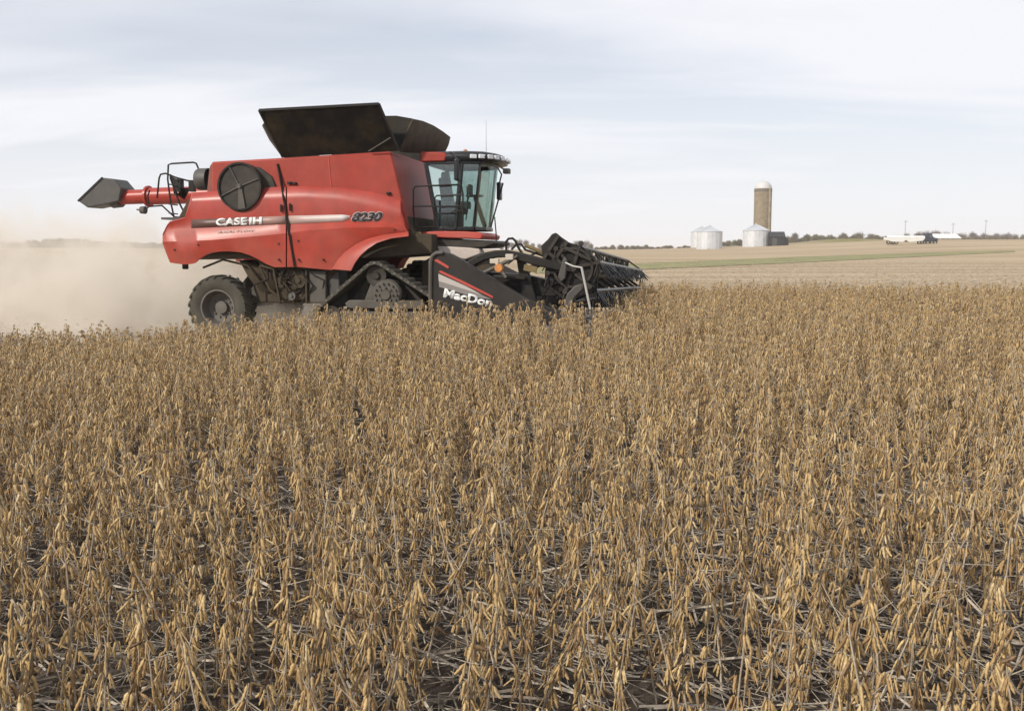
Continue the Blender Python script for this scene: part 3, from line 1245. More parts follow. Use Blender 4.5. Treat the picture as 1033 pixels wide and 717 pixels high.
lettering('CASE', 'lettering', [(218, 220.3), (249.5, 219.0), (217.6, 228.2), (249.2, 227.0)], -1.602, M['white'], sa, 0.045)
lettering('IH', 'lettering', [(251.6, 219.2), (264.6, 218.7), (251.3, 226.9), (264.3, 226.3)], -1.602, M['white'], sa, 0.055)
lettering('AXIAL-FLOW', 'lettering', [(219.5, 232.4), (256, 230.6), (219.3, 235.4), (255.8, 233.6)], -1.665, mat('pale_decal', (0.55, 0.40, 0.36), 0.5), sa, 0.01)
lettering('8230', 'lettering', [(355.5, 214.4), (386, 213.8), (354.2, 223.4), (384.7, 222.8)], -1.602, M['decal_dark'], sb, 0.05, shear=0.25)
lettering('8230', 'lettering', [(354.9, 213.9), (386.6, 213.3), (353.6, 223.9), (385.3, 223.3)], -1.596, mat('silver_decal', (0.48, 0.42, 0.41), 0.5), sb, 0.09, shear=0.25)

# flared fender over the track
fo = [(334.5, 271.5), (341, 261.5), (348, 254.0), (359, 246.3), (372, 240.2), (389, 236.2), (412, 233.5)]
fi = [(354, 273), (358, 265), (363, 258.2), (371, 251), (380, 245), (395, 240.3), (412, 238.3)]
mb = MB()
vs, fs = [], []
for (a, c) in zip(fo, fi):
    vs += [q(a[0], a[1], -1.66), q(a[0] * .6 + c[0] * .4, a[1] * .6 + c[1] * .4, -1.84), q(c[0], c[1], -1.88), q(c[0] + .4, c[1] + .6, -1.60)]
for i in range(len(fo) - 1):
    for r in range(4):
        fs.append((4 * i + r, 4 * i + (r + 1) % 4, 4 * i + 4 + (r + 1) % 4, 4 * i + 4 + r))
fs += [(0, 1, 2, 3), tuple(4 * (len(fo) - 1) + i for i in (3, 2, 1, 0))]
mb.add(vs, fs)
fd = mb.build('fender', M['red'], CH, smooth=50)
mirror_mesh_copy(fd, CH)

# ---- rotary radiator screen
c = q(243.3, 188.2, -1.56)
scr = MB()
rz_ = 0.50
cowl = []
for k in range(28):
    a = 2 * math.pi * k / 28
    r_ = rz_ * 1.03
    cowl.append((c.x + math.cos(a) * r_, c.z + math.sin(a) * r_ * (1.08 if math.sin(a) < -0.8 else 1.0)))
scr.prism(cowl, -1.62, -1.30)
so = scr.build('rotary_screen', M['dark'], CH, bevel=0.03)
rgm = MB()
rgm.lathe([(rz_ * 1.04, -1.60), (rz_ * 1.04, -1.66), (rz_ * 0.96, -1.66), (rz_ * 0.96, -1.60)], (c.x, 0, c.z), 'Y', 40, True)
rgm.build('screen_rim', M['black'], so)
for ang in (118, 20, 205):
    sp_ = MB()
    a = R(ang)
    sp_.bar((c.x, -1.645, c.z), (c.x + math.cos(a) * rz_ * .95, -1.645, c.z + math.sin(a) * rz_ * .95), 0.012, 0.022)
    sp_.build('spoke', M['grey'], so)
wg = MB()
wg.prism([(c.x - 0.02, c.z + .02), (c.x + 0.05, c.z), (c.x + 0.13, c.z - rz_ * .95), (c.x - 0.04, c.z - rz_ * 1.0)], -1.66, -1.625)
wg.build('wiper_duct', M['grey'], so)
hb = MB()
hb.lathe([(0.001, -1.69), (0.05, -1.69), (0.06, -1.63)], (c.x, 0, c.z), 'Y', 16)
hb.build('hub', M['grey'], so)
# rounded duct on the tank behind the screen
dk = MB()
dk.prism(outline([(246, 166), (262, 169), (274, 178), (279, 190), (279, 196), (246, 196)], -1.47), -1.47, -1.38)
dk.build('screen_duct', M['dark'], CH, bevel=0.03)

# ---- grain tank extensions (thin black covers standing open)
def cover(name, pts, m, th=0.03):
    mb_ = MB()
    mb_.plate(pts, th)
    return mb_.build(name, m, CH, bevel=0.006)


near_bot_a, near_bot_b = q(285.5, 158.8, -1.38), q(402, 152.0, -1.38)
near_top_a, near_top_b = q(261.5, 111.3, -2.0), q(382, 104.8, -2.0)
nc = cover('tank_cover', [near_bot_a, near_bot_b, near_top_b, near_top_a], M['bin_inside'])
for f0, f1 in ((0.0, 1.0),):
    rib = MB()
    rib.bar(near_top_a + Vector((0, 0, 0.0)), near_top_b, 0.05, 0.05)
    rib.bar(near_bot_b, near_top_b, 0.05, 0.04)
    rib.bar(near_bot_a, near_top_a, 0.05, 0.04)
    rib.build('cover_rim', M['black'], nc)
st = MB()
st.bar(q(372, 152.5, -1.50), q(394, 139, -1.78), 0.02, 0.02)
st.build('strut', M['grey'], nc)
far_bot_a, far_bot_b = Vector((near_bot_a.x, 1.38, near_bot_a.z)), Vector((near_bot_b.x - .2, 1.38, near_bot_b.z))
fc = cover('tank_cover', [far_bot_a, far_bot_b, Vector((near_top_b.x + .32, 1.95, near_top_b.z - .20)), Vector((near_top_a.x + .15, 1.95, near_top_a.z - .25))], M['bin_inside'])
# rear cover leaning back
ra, rb = near_bot_a + Vector((0.02, 0, 0)), far_bot_a + Vector((0.02, 0, 0))
cover('tank_cover', [q(285, 158.4, -1.2), rb, q(293, 127, 1.0), q(268, 121.5, -0.85), q(264.6, 126.5, -0.95), q(272, 141, -1.05)], M['ext_brown'])
# front cover leaning forward over the cab
tops = [q(416, 119.8, -1.25), q(427, 122.2, -0.6), q(437, 126.5, 0.1), (q(446, 132.2, 0.7)), q(453.5, 138.0, 1.2)]
bots = [q(403, 153.4, -1.36), q(414, 154, -.7), q(425, 154.5, 0), q(436, 154.5, .65), q(447.5, 154.5, 1.25)]
mids = [a_.lerp(b__, .5) + Vector((-.05, 0, 0)) for a_, b__ in zip(tops, bots)]
mids[-1] = q(451.5, 146, 1.22)
mb = MB()
mb.add(tops + mids + bots, [(r * 5 + i, r * 5 + i + 1, r * 5 + 6 + i, r * 5 + 5 + i) for r in range(2) for i in range(4)])
fcv = mb.build('tank_cover', M['ext_brown'], CH)
sd = fcv.modifiers.new('thick', 'SOLIDIFY')
sd.thickness = 0.03
# soft corner gusset between near and front covers
cover('corner_gusset', [near_bot_b + Vector((-.02, .02, 0)), q(383, 117.2, -1.2), q(400, 117.0, -1.2), q(416, 119.8, -1.23), q(403.5, 152, -1.34)], M['bin_inside'])

# ---- unloading auger folded back along the far side
au = MB()
la = 1.25
pA, pB, pC = q(116, 199.5, la), q(150, 198.2, la), q(225, 196.0, la)
au.tube([pA, pB], 0.185, 20)
au.tube([pB + Vector((-.02, 0, 0)), pC], 0.215, 20)
au.lathe([(0.20, -0.03), (0.27, -0.03), (0.27, 0.03), (0.20, 0.03)], pB, 'X', 20, True)
ao = au.build('unloading_auger', M['red'], CH)
bt = MB()
bt.tube([q(111, 199, la), q(116, 200.5, la), q(123, 201, la)], [0.2, 0.25, 0.21], 18)
bt.build('auger_boot', M['dgrey'], ao)
sp_ = MB()
# flared spout: ring at the boot, open mouth at the end
r1 = [q(x, y, la + l_) for x, y, l_ in ((113, 180.5, -.25), (122.5, 190, -.25), (120, 203, -.25), (111, 205, -.25))]
r1b = [Vector((p.x, la + .27, p.z)) for p in r1]
m1 = [q(x, y, la - .36) for x, y in ((103, 179.2), (79.5, 202.5), (88, 209.8), (110, 205.5))]
outer = [q(x, y, la - .30) for x, y in ((103.5, 179.3), (114.5, 180.5), (122.5, 189.8), (120, 203), (110, 205.4), (88.2, 209.8), (78.8, 203))]
vs = [p for p in outer] + [Vector((p.x, la + .34, p.z)) for p in outer]
nn = len(outer)
fs = [tuple(range(nn)), tuple(range(2 * nn - 1, nn - 1, -1))]
fs += [(i, (i + 1) % nn, (i + 1) % nn + nn, i + nn) for i in range(nn) if i != nn - 1]
sp_.add(vs, fs)
so_ = sp_.build('auger_spout', M['dgrey'], ao, bevel=0.03)
lip = MB()
e0, e1 = outer[0], outer[-1]
lip.bar(e0, e1, 0.03, 0.05)
lip.build('spout_lip', M['black'], so_)
hl = MB()
hl.tube([q(138, 211.5, la), q(146, 212.5, la), q(150, 208.5, la), q(163, 207.5, la)], 0.02, 6)
hl.lathe([(0.01, -0.12), (0.09, -0.08), (0.10, 0.05), (0.02, 0.1)], q(145, 212, la - .1), 'X', 12)
hl.build('work_light', M['grey'], ao)

# ---- rear ladder, rails and hoses
rl = MB()
lr = 0.2
rail = [(176, 221), (172, 203), (169.2, 181), (169.8, 166.5), (173, 165.2), (195, 163.9), (198, 165), (200.5, 171), (201, 184)]
rl.tube([q(x, y, lr) for x, y in rail], 0.022, 8)
rl.tube([q(x, y, lr - .6) for x, y in [(189, 221), (181, 205), (172, 180), (172, 176)]], 0.022, 8)
rl.tube([q(x, y, lr) for x, y in [(158.5, 200), (160.5, 180), (162, 176), (167, 175), (177, 179), (190, 182.5), (203, 183)]], 0.022, 8)
rl.tube([q(x, y, lr) for x, y in [(150, 206), (149, 198), (151, 192)]], 0.02, 6)
for y in (186, 196, 206, 215):
    rl.tube([q(170.5, y, lr), q(179, y + 1, lr - .6)], 0.016, 6)
rl.tube([q(163, 207, lr), q(176, 219, lr), q(186, 219.5, lr - .4)], 0.02, 6)
rl.tube([q(181, 221, lr - .6), q(168, 221, lr)], 0.02, 6)
rl.build('handrail', M['black'], CH)
hs = MB()
for k in range(5):
    x = 173 + k * 1.6
    hs.tube([q(x, 178 + k, 0.1 - k * .05), q(x + 1.5, 186, -0.05), q(x + 3 + k, 195, 0), q(x + 6, 197 + k, .1), q(x + 12, 190, 0)], 0.02, 6)
hs.box(q(181, 187, 0.0), (0.14, 0.18, 0.3))
hs.box(q(194, 188, 0.0), (0.12, 0.14, 0.26))
hs.build('hydraulic_hose', M['black'], CH)
pl = MB()
pl.box(q(193, 222, 0.0) + Vector((.25, 0, 0)), (0.8, 2.2, 0.05))
pl.build('rear_deck', M['dgrey'], CH)

# hitch
hp_ = MB()
hp_.box(q(187, 268.5, -1.3), (0.12, 0.10, 0.14))
hp_.build('tow_hook', M['black'], CH, bevel=0.02)
# ---- rear wheels
def tyre_wheel(cx, cy, cz, r, w, side):
    wl = empty('wheel', (cx, cy, cz), 0, CH)
    ty = MB()
    prof = [(r * .52, -w * .38), (r * .62, -w * .47), (r * .80, -w * .5), (r * .91, -w * .46), (r * .945, -w * .34), (r * .955, 0),
            (r * .945, w * .34), (r * .91, w * .46), (r * .80, w * .5), (r * .62, w * .47), (r * .52, w * .38)]
    ty.lathe(prof, (0, 0, 0), 'Y', 48)
    for k in range(22):
        for s in (-1, 1):
            a = 2 * math.pi * (k + (0.5 if s > 0 else 0)) / 22
            da = 0.22
            n_ = 5
            vs, fs = [], []
            for i in range(n_):
                f = i / (n_ - 1)
                yy = s * w * (0.02 + 0.50 * f)
                aa = a + da * f
                rt = r * (1.0 - 0.055 * max(0, f - .6) / .4)
                rb_ = r * .9
                ha = 0.055
                for rr_, dd in ((rb_, -ha), (rt, -ha * .7), (rt, ha * .7), (rb_, ha)):
                    vs.append((math.cos(aa + dd) * rr_, yy, math.sin(aa + dd) * rr_))
            for i in range(n_ - 1):
                for j in range(3):
                    fs.append((4 * i + j, 4 * i + j + 1, 4 * i + 5 + j, 4 * i + 4 + j))
            fs += [(0, 1, 2, 3), tuple(4 * (n_ - 1) + j for j in (3, 2, 1, 0))]
            ty.add(vs, fs)
    ty.build('tyre', M['rubber'], wl, smooth=40)
    rm = MB()
    s = side
    rm.lathe([(r * .54, -s * -w * .0 - s * w * .40 * -1), (r * .56, s * w * .44), (r * .51, s * w * .44), (r * .49, s * w * .30), (r * .44, s * w * .02), (r * .20, -s * w * .02), (r * .19, s * w * .14), (r * .001, s * w * .16)], (0, 0, 0), 'Y', 40)
    ro = rm.build('rim', M['rim'], wl, smooth=35)
    bo = MB()
    for k in range(10):
        a = 2 * math.pi * k / 10
        bo.lathe([(0.001, s * w * .06), (0.022, s * w * .06), (0.022, -s * w * .02)], (math.cos(a) * r * .30, 0, math.sin(a) * r * .30), 'Y', 6)
    # wheel nuts sit with the rim
    me = bo.mesh('nuts', M['grey'])
    bm = bmesh.new()
    bm.from_mesh(ro.data)
    bm.from_mesh(me)
    bm.to_mesh(ro.data)
    bm.free()
    return wl


wc = q(219, 310.5, -1.62)
print('rear wheel', wc, 'ground', tz((CO + CU * wc.x + CL * -1.36).x, (CO + CU * wc.x + CL * -1.36).y))
tyre_wheel(wc.x, -1.36, wc.z, 0.735, 0.56, -1)
tyre_wheel(wc.x, 1.36, wc.z, 0.735, 0.56, 1)
ax = MB()
ax.box((wc.x, 0, wc.z + .06), (0.26, 2.2, 0.24))
ax.bar((wc.x + .1, -.95, wc.z + .1), (wc.x + 0.5, -0.5, 1.4), 0.18, 0.2)
ax.bar((wc.x + .1, .95, wc.z + .1), (wc.x + 0.5, 0.5, 1.4), 0.18, 0.2)
ax.build('rear_axle', M['dusty'], CH, bevel=0.02)

# ---- machinery between the wheels
und = MB()
und.box((-2.2, 0, 1.0), (2.0, 2.4, 0.7))
und.prism(outline([(240, 262), (262, 268), (281, 276), (283, 300), (262, 296), (250, 280)], -1.2), -1.2, 1.2)
und.build('lower_body', M['dusty'], CH, bevel=0.04)
for (x0, y0, x1, y1, lat, m_) in ((290, 271.5, 309, 303, -1.40, 'dusty'), (310.6, 273, 329.3, 306, -1.46, 'grey'), (330.5, 272, 343, 310, -1.36, 'dgrey')):
    bx_ = MB()
    a, b_ = q(x0, y0, lat), q(x1, y1, lat)
    bx_.prism([(a.x, a.z), (b_.x, a.z), (b_.x, b_.z), (a.x, b_.z)], lat, lat + 0.5)
    bx_.build('service_panel', M[m_], CH, bevel=0.03)
for px, py, r_, m_ in ((295, 298.3, 0.10, 'rim'), (284, 284, 0.13, 'dusty'), (302, 283, 0.17, 'dusty')):
    pu = MB()
    p = q(px, py, -1.44)
    pu.lathe([(0.001, -.09), (r_ * .3, -.09), (r_ * .35, -.05), (r_ * .85, -.05), (r_, -.08), (r_, 0.05), (r_ * .3, .05)], p, 'Y', 28)
    pu.build('pulley', M[m_], CH)
rd = MB()
rd.tube([q(262, 268, -1.45), q(272, 292, -1.45), q(285, 302, -1.42)], 0.03, 8)
rd.tube([q(205, 270, -1.2), q(225, 262, -1.25), q(250, 268, -1.3), q(262, 285, -1.35)], 0.025, 8)
rd.tube([q(278, 272, -1.42), q(283, 295, -1.42)], 0.035, 8)
rd.build('drive_rod', M['dusty'], CH)

rq = random.Random(5)
for k in range(9):
    x = rq.uniform(262, 330)
    hs2 = MB()
    y = rq.uniform(268, 276)
    lt_ = -1.42 - rq.random() * .12
    hs2.tube([q(x, y, lt_), q(x + rq.uniform(-8, 8), y + rq.uniform(6, 12), lt_ - .04), q(x + rq.uniform(-14, 14), y + rq.uniform(14, 22), lt_), q(x + rq.uniform(-18, 18), y + rq.uniform(22, 34), lt_ + .1)], rq.uniform(.012, .028), 7)
    hs2.build('hydraulic_hose', M[rq.choice(('black', 'dusty', 'dgrey'))], CH)
bel = MB()
pa, pb_, r_a, r_b = q(284, 284, -1.5), q(302, 283, -1.5), .12, .155
bel.bar(pa + Vector((0, 0, r_a)), pb_ + Vector((0, 0, r_b)), .05, .012)
bel.bar(pa - Vector((0, 0, r_a)), pb_ - Vector((0, 0, r_b)), .05, .012)
bel.build('drive_belt', M['black'], CH)
for pxs in ([(276, 271), (283, 306)], [(262, 268), (276, 271)], [(309, 273), (309.5, 306)]):
    br_ = MB()
    br_.bar(q(*pxs[0], -1.5), q(*pxs[1], -1.5), .06, .04)
    br_.build('brace', M['dusty'], CH, bevel=.01)
for px, py in ((176, 252), (200, 247), (281, 246), (281, 262), (301, 262), (301, 243), (398, 232), (326, 262)):
    bl_ = MB()
    p = q(px, py, -1.69)
    bl_.lathe([(.001, -.02), (.018, -.02), (.022, .0), (.022, .05)], p, 'Y', 8)
    bl_.build('bolt', M['dark'], CH)
for px, py in ((283.5, 210), (292.5, 209)):
    hn = MB()
    hn.box(q(px, py, -1.63), (.045, .03, .16))
    hn.build('latch', M['black'], CH, bevel=.008)

# ---- rubber track units
def track_unit(sg):
    tr = empty('track', (0, 0, 0), 0, CH)
    C3 = [(-0.14, 1.28, 0.30), (-1.20, 0.37, 0.34), (1.26, 0.37, 0.34)]
    pts = []
    for cx, cz, r in C3:
        for k in range(72):
            a = 2 * math.pi * k / 72
            pts.append((cx + r * math.cos(a), cz + r * math.sin(a)))
    # convex hull
    pts = sorted(set(pts))

    def half(ps):
        h = []
        for p in ps:
            while len(h) >= 2 and (h[-1][0] - h[-2][0]) * (p[1] - h[-2][1]) - (h[-1][1] - h[-2][1]) * (p[0] - h[-2][0]) <= 0:
                h.pop()
            h.append(p)
        return h
    lo, up = half(pts), half(pts[::-1])
    hull = lo[:-1] + up[:-1]
    # resample evenly
    P = [Vector((p[0], 0, p[1])) for p in hull]
    P.append(P[0])
    seg = [(P[i + 1] - P[i]).length for i in range(len(P) - 1)]
    tot = sum(seg)
    N = 132
    ev = []
    acc, i = 0.0, 0
    for k in range(N):
        d = tot * k / N
        while acc + seg[i] < d:
            acc += seg[i]
            i += 1
        ev.append(P[i].lerp(P[i + 1], (d - acc) / seg[i]))
    nor = []
    for k in range(N):
        t_ = (ev[(k + 1) % N] - ev[k - 1]).normalized()
        nor.append(Vector((t_.z, 0, -t_.x)))
    y0, y1 = sg * 1.30, sg * 1.90
    b = MB()
    vs, fs = [], []
    for k in range(N):
        lug = 0.05 if k % 3 else 0.0
        for off, yy in ((0.0, y0), (0.03 + lug, y0), (0.03 + lug, y1), (0.0, y1)):
            p = ev[k] + nor[k] * (off - 0.06)
            vs.append((p.x, yy, p.z))
        fs += [(4 * k + j, 4 * k + (j + 1) % 4, 4 * ((k + 1) % N) + (j + 1) % 4, 4 * ((k + 1) % N) + j) for j in range(4)]
    b.add(vs, fs)
    b.build('belt', M['rubber'], tr, smooth=25)
    # pale worn lug ends seen along the rim
    yo = sg * 1.905
    lg = MB()
    for k in range(0, N, 3):
        p = ev[k] + nor[k] * -0.02
        rot = Matrix.Rotation(-math.atan2(nor[k].z, nor[k].x), 3, 'Y')
        lg.box((p.x, yo, p.z), (0.05, 0.02, 0.055), rot)
    lg.build('lug_end', M['rim'], tr)
    sprk = MB()
    cz, cx = 0.88, 0.08
    sprk.lathe([(0.001, yo * 0.985), (0.10, yo * 0.985), (0.12, yo * .965), (0.30, yo * .955), (0.34, yo * .93), (0.34, sg * 1.4)], (cx, 0, cz), 'Y', 32)
    for ring, nb in ((0.24, 14), (0.15, 8)):
        for k in range(nb):
            a = 2 * math.pi * k / nb
            sprk.lathe([(0.001, yo * .985), (0.022, yo * .985), (0.024, yo * .955)], (cx + math.cos(a) * ring, 0, cz + math.sin(a) * ring), 'Y', 7)
    sprk.build('drive_sprocket', M['grey'], tr)
    fr = MB()
    fr.prism([(-1.2, 0.42), (-1.15, 0.30), (1.15, 0.30), (1.25, 0.42), (1.1, 0.52), (-1.1, 0.52)], sg * 1.80, sg * 1.5)
    fr.prism([(-0.75, 0.58), (0.85, 0.58), (0.95, 0.68), (0.85, 0.76), (-0.75, 0.76), (-0.85, 0.68)], sg * 1.84, sg * 1.6)
    fr.prism([(-0.45, 0.7), (-0.25, 0.7), (-0.05, 1.2), (-0.22, 1.25)], sg * 1.78, sg * 1.5)
    fr.build('track_frame', M['grey'], tr, bevel=0.02)
    bk = MB()
    bk.prism([(-1.05, 0.45), (1.1, 0.45), (0.15, 1.3), (-0.4, 1.3)], sg * 1.42, sg * 1.32)
    bk.build('guard_plate', M['dark'], tr)
    for cx_, cz_, r_ in ((-1.20, 0.37, 0.27), (1.26, 0.37, 0.27), (-0.5, 0.26, 0.17), (0.0, 0.26, 0.17), (0.5, 0.26, 0.17), (-0.14, 1.28, 0.22)):
        w = MB()
        w.lathe([(0.001, sg * 1.84), (r_ * .3, sg * 1.84), (r_ * .4, sg * 1.78), (r_ * .85, sg * 1.80), (r_, sg * 1.80), (r_, sg * 1.4)], (cx_, 0, cz_), 'Y', 24)
        w.build('idler_wheel', M['dark'], tr)


track_unit(-1)
track_unit(1)
fa = MB()
fa.box((0, 0, 0.95), (0.5, 2.6, 0.45))
fa.build('front_axle', M['dusty'], CH, bevel=0.03)

# ---- cab
ZB, ZT = 2.30, 3.72


def ring(front, half_w, back=0.72):
    return [(back, -half_w), (front - 0.55, -half_w), (front - 0.16, -half_w * .90), (front - 0.02, -half_w * .45), (front, 0),
            (front - 0.02, half_w * .45), (front - 0.16, half_w * .90), (front - 0.55, half_w), (back, half_w)]


RB, RT = ring(1.93, 0.86, 0.98), ring(2.08, 0.90, 0.72)
vb = [Vector((u, y, ZB)) for u, y in RB]
vt = [Vector((u, y, ZT)) for u, y in RT]
cabf = MB()
for i, w in ((0, .09), (1, .085), (2, .05), (6, .05), (7, .085), (8, .09)):
    cabf.bar(vb[i], vt[i], w, w)
for rg in (vb, vt):
    for i in range(8):
        cabf.bar(rg[i], rg[i + 1], 0.07, 0.08)
    cabf.bar(rg[8], rg[0], 0.07, 0.08)
cab = cabf.build('cab', M['black_clean'], CH, bevel=0.012)
for i in range(8):
    g = MB()
    g.plate([vb[i], vb[i + 1], vt[i + 1], vt[i]], 0.012)
    g.build('window', M['glass'], cab)
# back wall with a window over the tank
bw = MB()
bw.plate([vb[0].lerp(vt[0], .0), vb[8].lerp(vt[8], 0), vb[8].lerp(vt[8], .45), vb[0].lerp(vt[0], .45)], 0.05)
bw.build('back_wall', M['cab_in'], cab)
fl = MB()
fl.plate([Vector((p.x, p.y * .97, ZB + .01)) for p in vb], 0.06)
fl.build('cab_floor', M['dgrey'], cab)
# roof with forward visor
rf = MB()
top = [(0.62, -0.93), (1.62, -0.97), (2.04, -0.90), (2.26, -0.5), (2.32, 0), (2.26, 0.5), (2.04, .90), (1.62, .97), (0.62, .93)]
zs = [(ZT + 0.04, 1.0), (ZT + 0.12, 1.03), (ZT + 0.20, 1.0), (ZT + 0.245, 0.9)]
vs, fs = [], []
cxr = 1.45
for z, k in zs:
    vs += [(cxr + (u - cxr) * k, y * k, z - 0.04 * max(0, u - 1.7)) for u, y in top]
nt_ = len(top)
for r in range(len(zs) - 1):
    for i in range(nt_):
        fs.append((r * nt_ + i, r * nt_ + (i + 1) % nt_, (r + 1) * nt_ + (i + 1) % nt_, (r + 1) * nt_ + i))
fs += [tuple(range(nt_ - 1, -1, -1)), tuple(range((len(zs) - 1) * nt_, len(zs) * nt_))]
rf.add(vs, fs)
roof = rf.build('cab_roof', M['black_clean'], cab, smooth=50)
cap = MB()
cap.prism([(0.62, ZT + 0.02), (1.18, ZT + 0.02), (1.22, ZT + 0.18), (1.1, ZT + 0.22), (0.62, ZT + 0.24)], -0.985, 0.985)
cap.build('roof_cap', M['red_tank'], cab, bevel=0.03)
for k, (u, y) in enumerate([(1.80, -0.965), (1.98, -0.93), (2.13, -0.78), (2.23, -0.58), (2.30, -0.33), (2.34, -0.08), (2.34, .2), (2.30, .45)]):
    l_ = MB()
    nrm = Vector((u - 1.2, y, 0)).normalized()
    rot = nrm.to_track_quat('X', 'Z').to_matrix()
    l_.box(Vector((u, y, ZT + 0.115)) + nrm * 0.012, (0.05, 0.15, 0.09), rot)
    l_.build('headlight', M['lamp'], cab, bevel=0.012)
bc = MB()
bp_ = q(469.5, 155.4, -0.75)
bc.lathe([(0.045, 0), (0.045, 0.06), (0.04, 0.11), (0.001, 0.125)], bp_ + Vector((0, 0, -.02)), 'Z', 14)
bc.build('beacon', M['amber'], cab)
an = MB()
p = q(490.5, 156, -0.3)
an.tube([p, p + Vector((0, 0, 0.75))], [0.005, 0.0025], 5)
an.build('antenna', M['black'], cab)


def mirror_part(px, py, lat, s, arm):
    m_ = MB()
    p_ = q(px, py, lat)
    m_.box(p_, s)
    o = m_.build('mirror', M['black_clean'], cab, bevel=0.03)
    a_ = MB()
    a_.tube([q(x, y, l_) for x, y, l_ in arm], 0.018, 6)
    a_.build('mirror_arm', M['black_clean'], cab)


mirror_part(461.5, 171.5, -1.30, (0.10, 0.26, 0.46), [(454.5, 153.5, -0.95), (457, 155, -1.2), (461, 161, -1.3)])
mirror_part(503.8, 193.0, 1.30, (0.10, 0.24, 0.42), [(503, 171, 0.95), (506, 176, 1.2), (504, 184, 1.3)])
wl_ = MB()
wl_.box(q(511.2, 172.8, -0.3), (0.14, 0.2, 0.11))
wl_.tube([q(505, 169, -0.3), q(511, 172, -0.3)], 0.02, 6)
wl_.build('work_light', M['grey'], cab, bevel=0.02)
# interior
se = MB()
se.box((1.15, 0.0, ZB + 0.42), (0.5, 0.5, 0.16))
se.box((0.93, 0.0, ZB + 0.80), (0.15, 0.5, 0.72), Matrix.Rotation(R(-8), 3, 'Y'))
se.box((0.90, 0.0, ZB + 1.20), (0.11, 0.26, 0.18))
se.box((1.15, 0.0, ZB + 0.2), (0.34, 0.34, 0.3))
se.build('seat', M['seat'], cab, bevel=0.05, seg=3)
co_ = MB()
co_.box((1.25, -0.42, ZB + 0.52), (0.7, 0.18, 0.16))
co_.box((1.62, -0.48, ZB + 0.86), (0.06, 0.28, 0.22))
co_.bar((1.5, -0.45, ZB + .5), (1.62, -0.48, ZB + .8), .04, .04)
co_.build('console', M['cab_in'], cab, bevel=0.02)
sw = MB()
sw.bar((1.85, 0, ZB + .05), (1.62, 0, ZB + .72), .09, .09)
sw.lathe([(0.19, -0.02), (0.205, 0), (0.19, 0.02), (0.175, 0)], (1.6, 0, ZB + .75), 'Z', 24, True)
sw.build('steering_wheel', M['black_clean'], cab)
# red sill under the cab and walkway
sill = MB()
sill.prism(outline([(425, 234.2), (440, 233.2), (468, 233.4), (482, 234.2), (487, 237), (485, 241.3), (470, 240.6), (440, 239.6), (427, 236.6)], -1.0), -1.0, 0.9)
sill.build('cab_sill', mat('red_sill_paint', (0.50, 0.030, 0.022), 0.4, dust=0.35), CH, bevel=0.02)
ub = MB()
ub.prism(outline([(420, 237), (440, 240.2), (497, 242.6), (499, 246), (488, 250), (440, 252), (416, 252)], -0.95), -0.93, 0.85)
ub.build('cab_base', M['dark'], CH, bevel=0.03)
yb = MB()
yb.tube([q(414, 236, -1.2), q(424, 235.5, -1.2), q(428, 240, -1.1), q(438, 243.5, -1.1)], 0.035, 8)
yb.build('hose_guard', M['yellow'], CH)
hr_ = MB()
for pts in ([(437, 229, -1.02), (418.5, 229, -1.1), (417, 212, -1.1), (417, 191, -1.1), (419, 188, -1.1), (462, 186.3, -1.1), (465.5, 188, -1.1), (467, 196, -1.1), (467, 228, -1.1)],
            [(438, 228, -1.1), (438.5, 200, -1.1), (440.5, 197.5, -1.1), (466.5, 196.5, -1.1)],
            [(439, 208.6, -1.1), (467, 208, -1.1)], [(440, 215.5, -1.1), (455, 215, -1.1), (458, 212.5, -1.1), (467, 212.5, -1.1)], [(417, 208, -1.1), (438, 208, -1.1)]):
    hr_.tube([q(*p) for p in pts], 0.019, 7)
hr_.build('handrail', M['black'], CH)
fr_ = MB()
fr_.tube([q(499, 219, -0.6), q(500.5, 236, -0.6), q(500.5, 248, -0.6)], 0.015, 6)
fr_.tube([q(471, 188, -0.93), q(472, 205, -0.95), q(470, 222, -0.93)], 0.015, 6)
fr_.build('grab_rail', M['black'], CH)
wip = MB()
wip.bar((2.0, -0.1, ZB + .05), (2.2, 0.3, ZB + 1.05), 0.02, 0.03)
wip.build('wiper', M['black'], cab)

# ---- feeder house
fe = MB()
fe.prism([(0.55, 1.55), (1.2, 1.95), (2.75, 1.18), (2.75, 0.45), (2.3, 0.40), (0.55, 0.85)], -0.72, 0.72)
fe.build('feeder_house', M['dusty'], CH, bevel=0.03)
wp = MB()
wp.prism(outline([(441, 248), (470, 249.5), (484, 251), (486, 256), (470, 262), (444, 258)], -0.9), -0.95, -0.55)
wp.build('feeder_shield', mat('pale_dusty_shield', (0.50, 0.44, 0.40), 0.7, var=0.15, dust=0.3), CH, bevel=0.03)

# ================================================================== HEADER (a part family of the combine)
TILT = R(-1.6)           # the header follows the slope: far end lower


def hz(lat):
    return math.tan(TILT) * (lat + 6.1)


NEAR = -6.1
es_out = [(435.0, 312), (433.6, 300), (433.8, 262), (436, 257.2), (440, 254.8), (447, 254.2), (455, 256), (468, 263), (490, 276.5), (510, 288.5), (530, 300.2), (560, 312), (592, 322), (592, 328), (436, 328)]
eo = MB()
eo.prism(outline(es_out, NEAR), NEAR, NEAR + 0.14)
es = eo.build('end_shield', M['shield'], CH, bevel=0.025)
edg = MB()
edg.tube([q(x, y, NEAR - .01) for x, y in [(434.6, 318), (434.2, 300), (434.4, 264), (436.3, 258.2), (440, 255.4), (447, 254.8)]], 0.035, 8)
edg.build('edge_trim', M['grey'], es)
# printed triangle: red over pale grey over dark
def flat(name, pts, lat, m, parent):
    b = MB()
    b.plate([q(x, y, lat) for x, y in pts], 0.004)
    return b.build(name, m, parent)


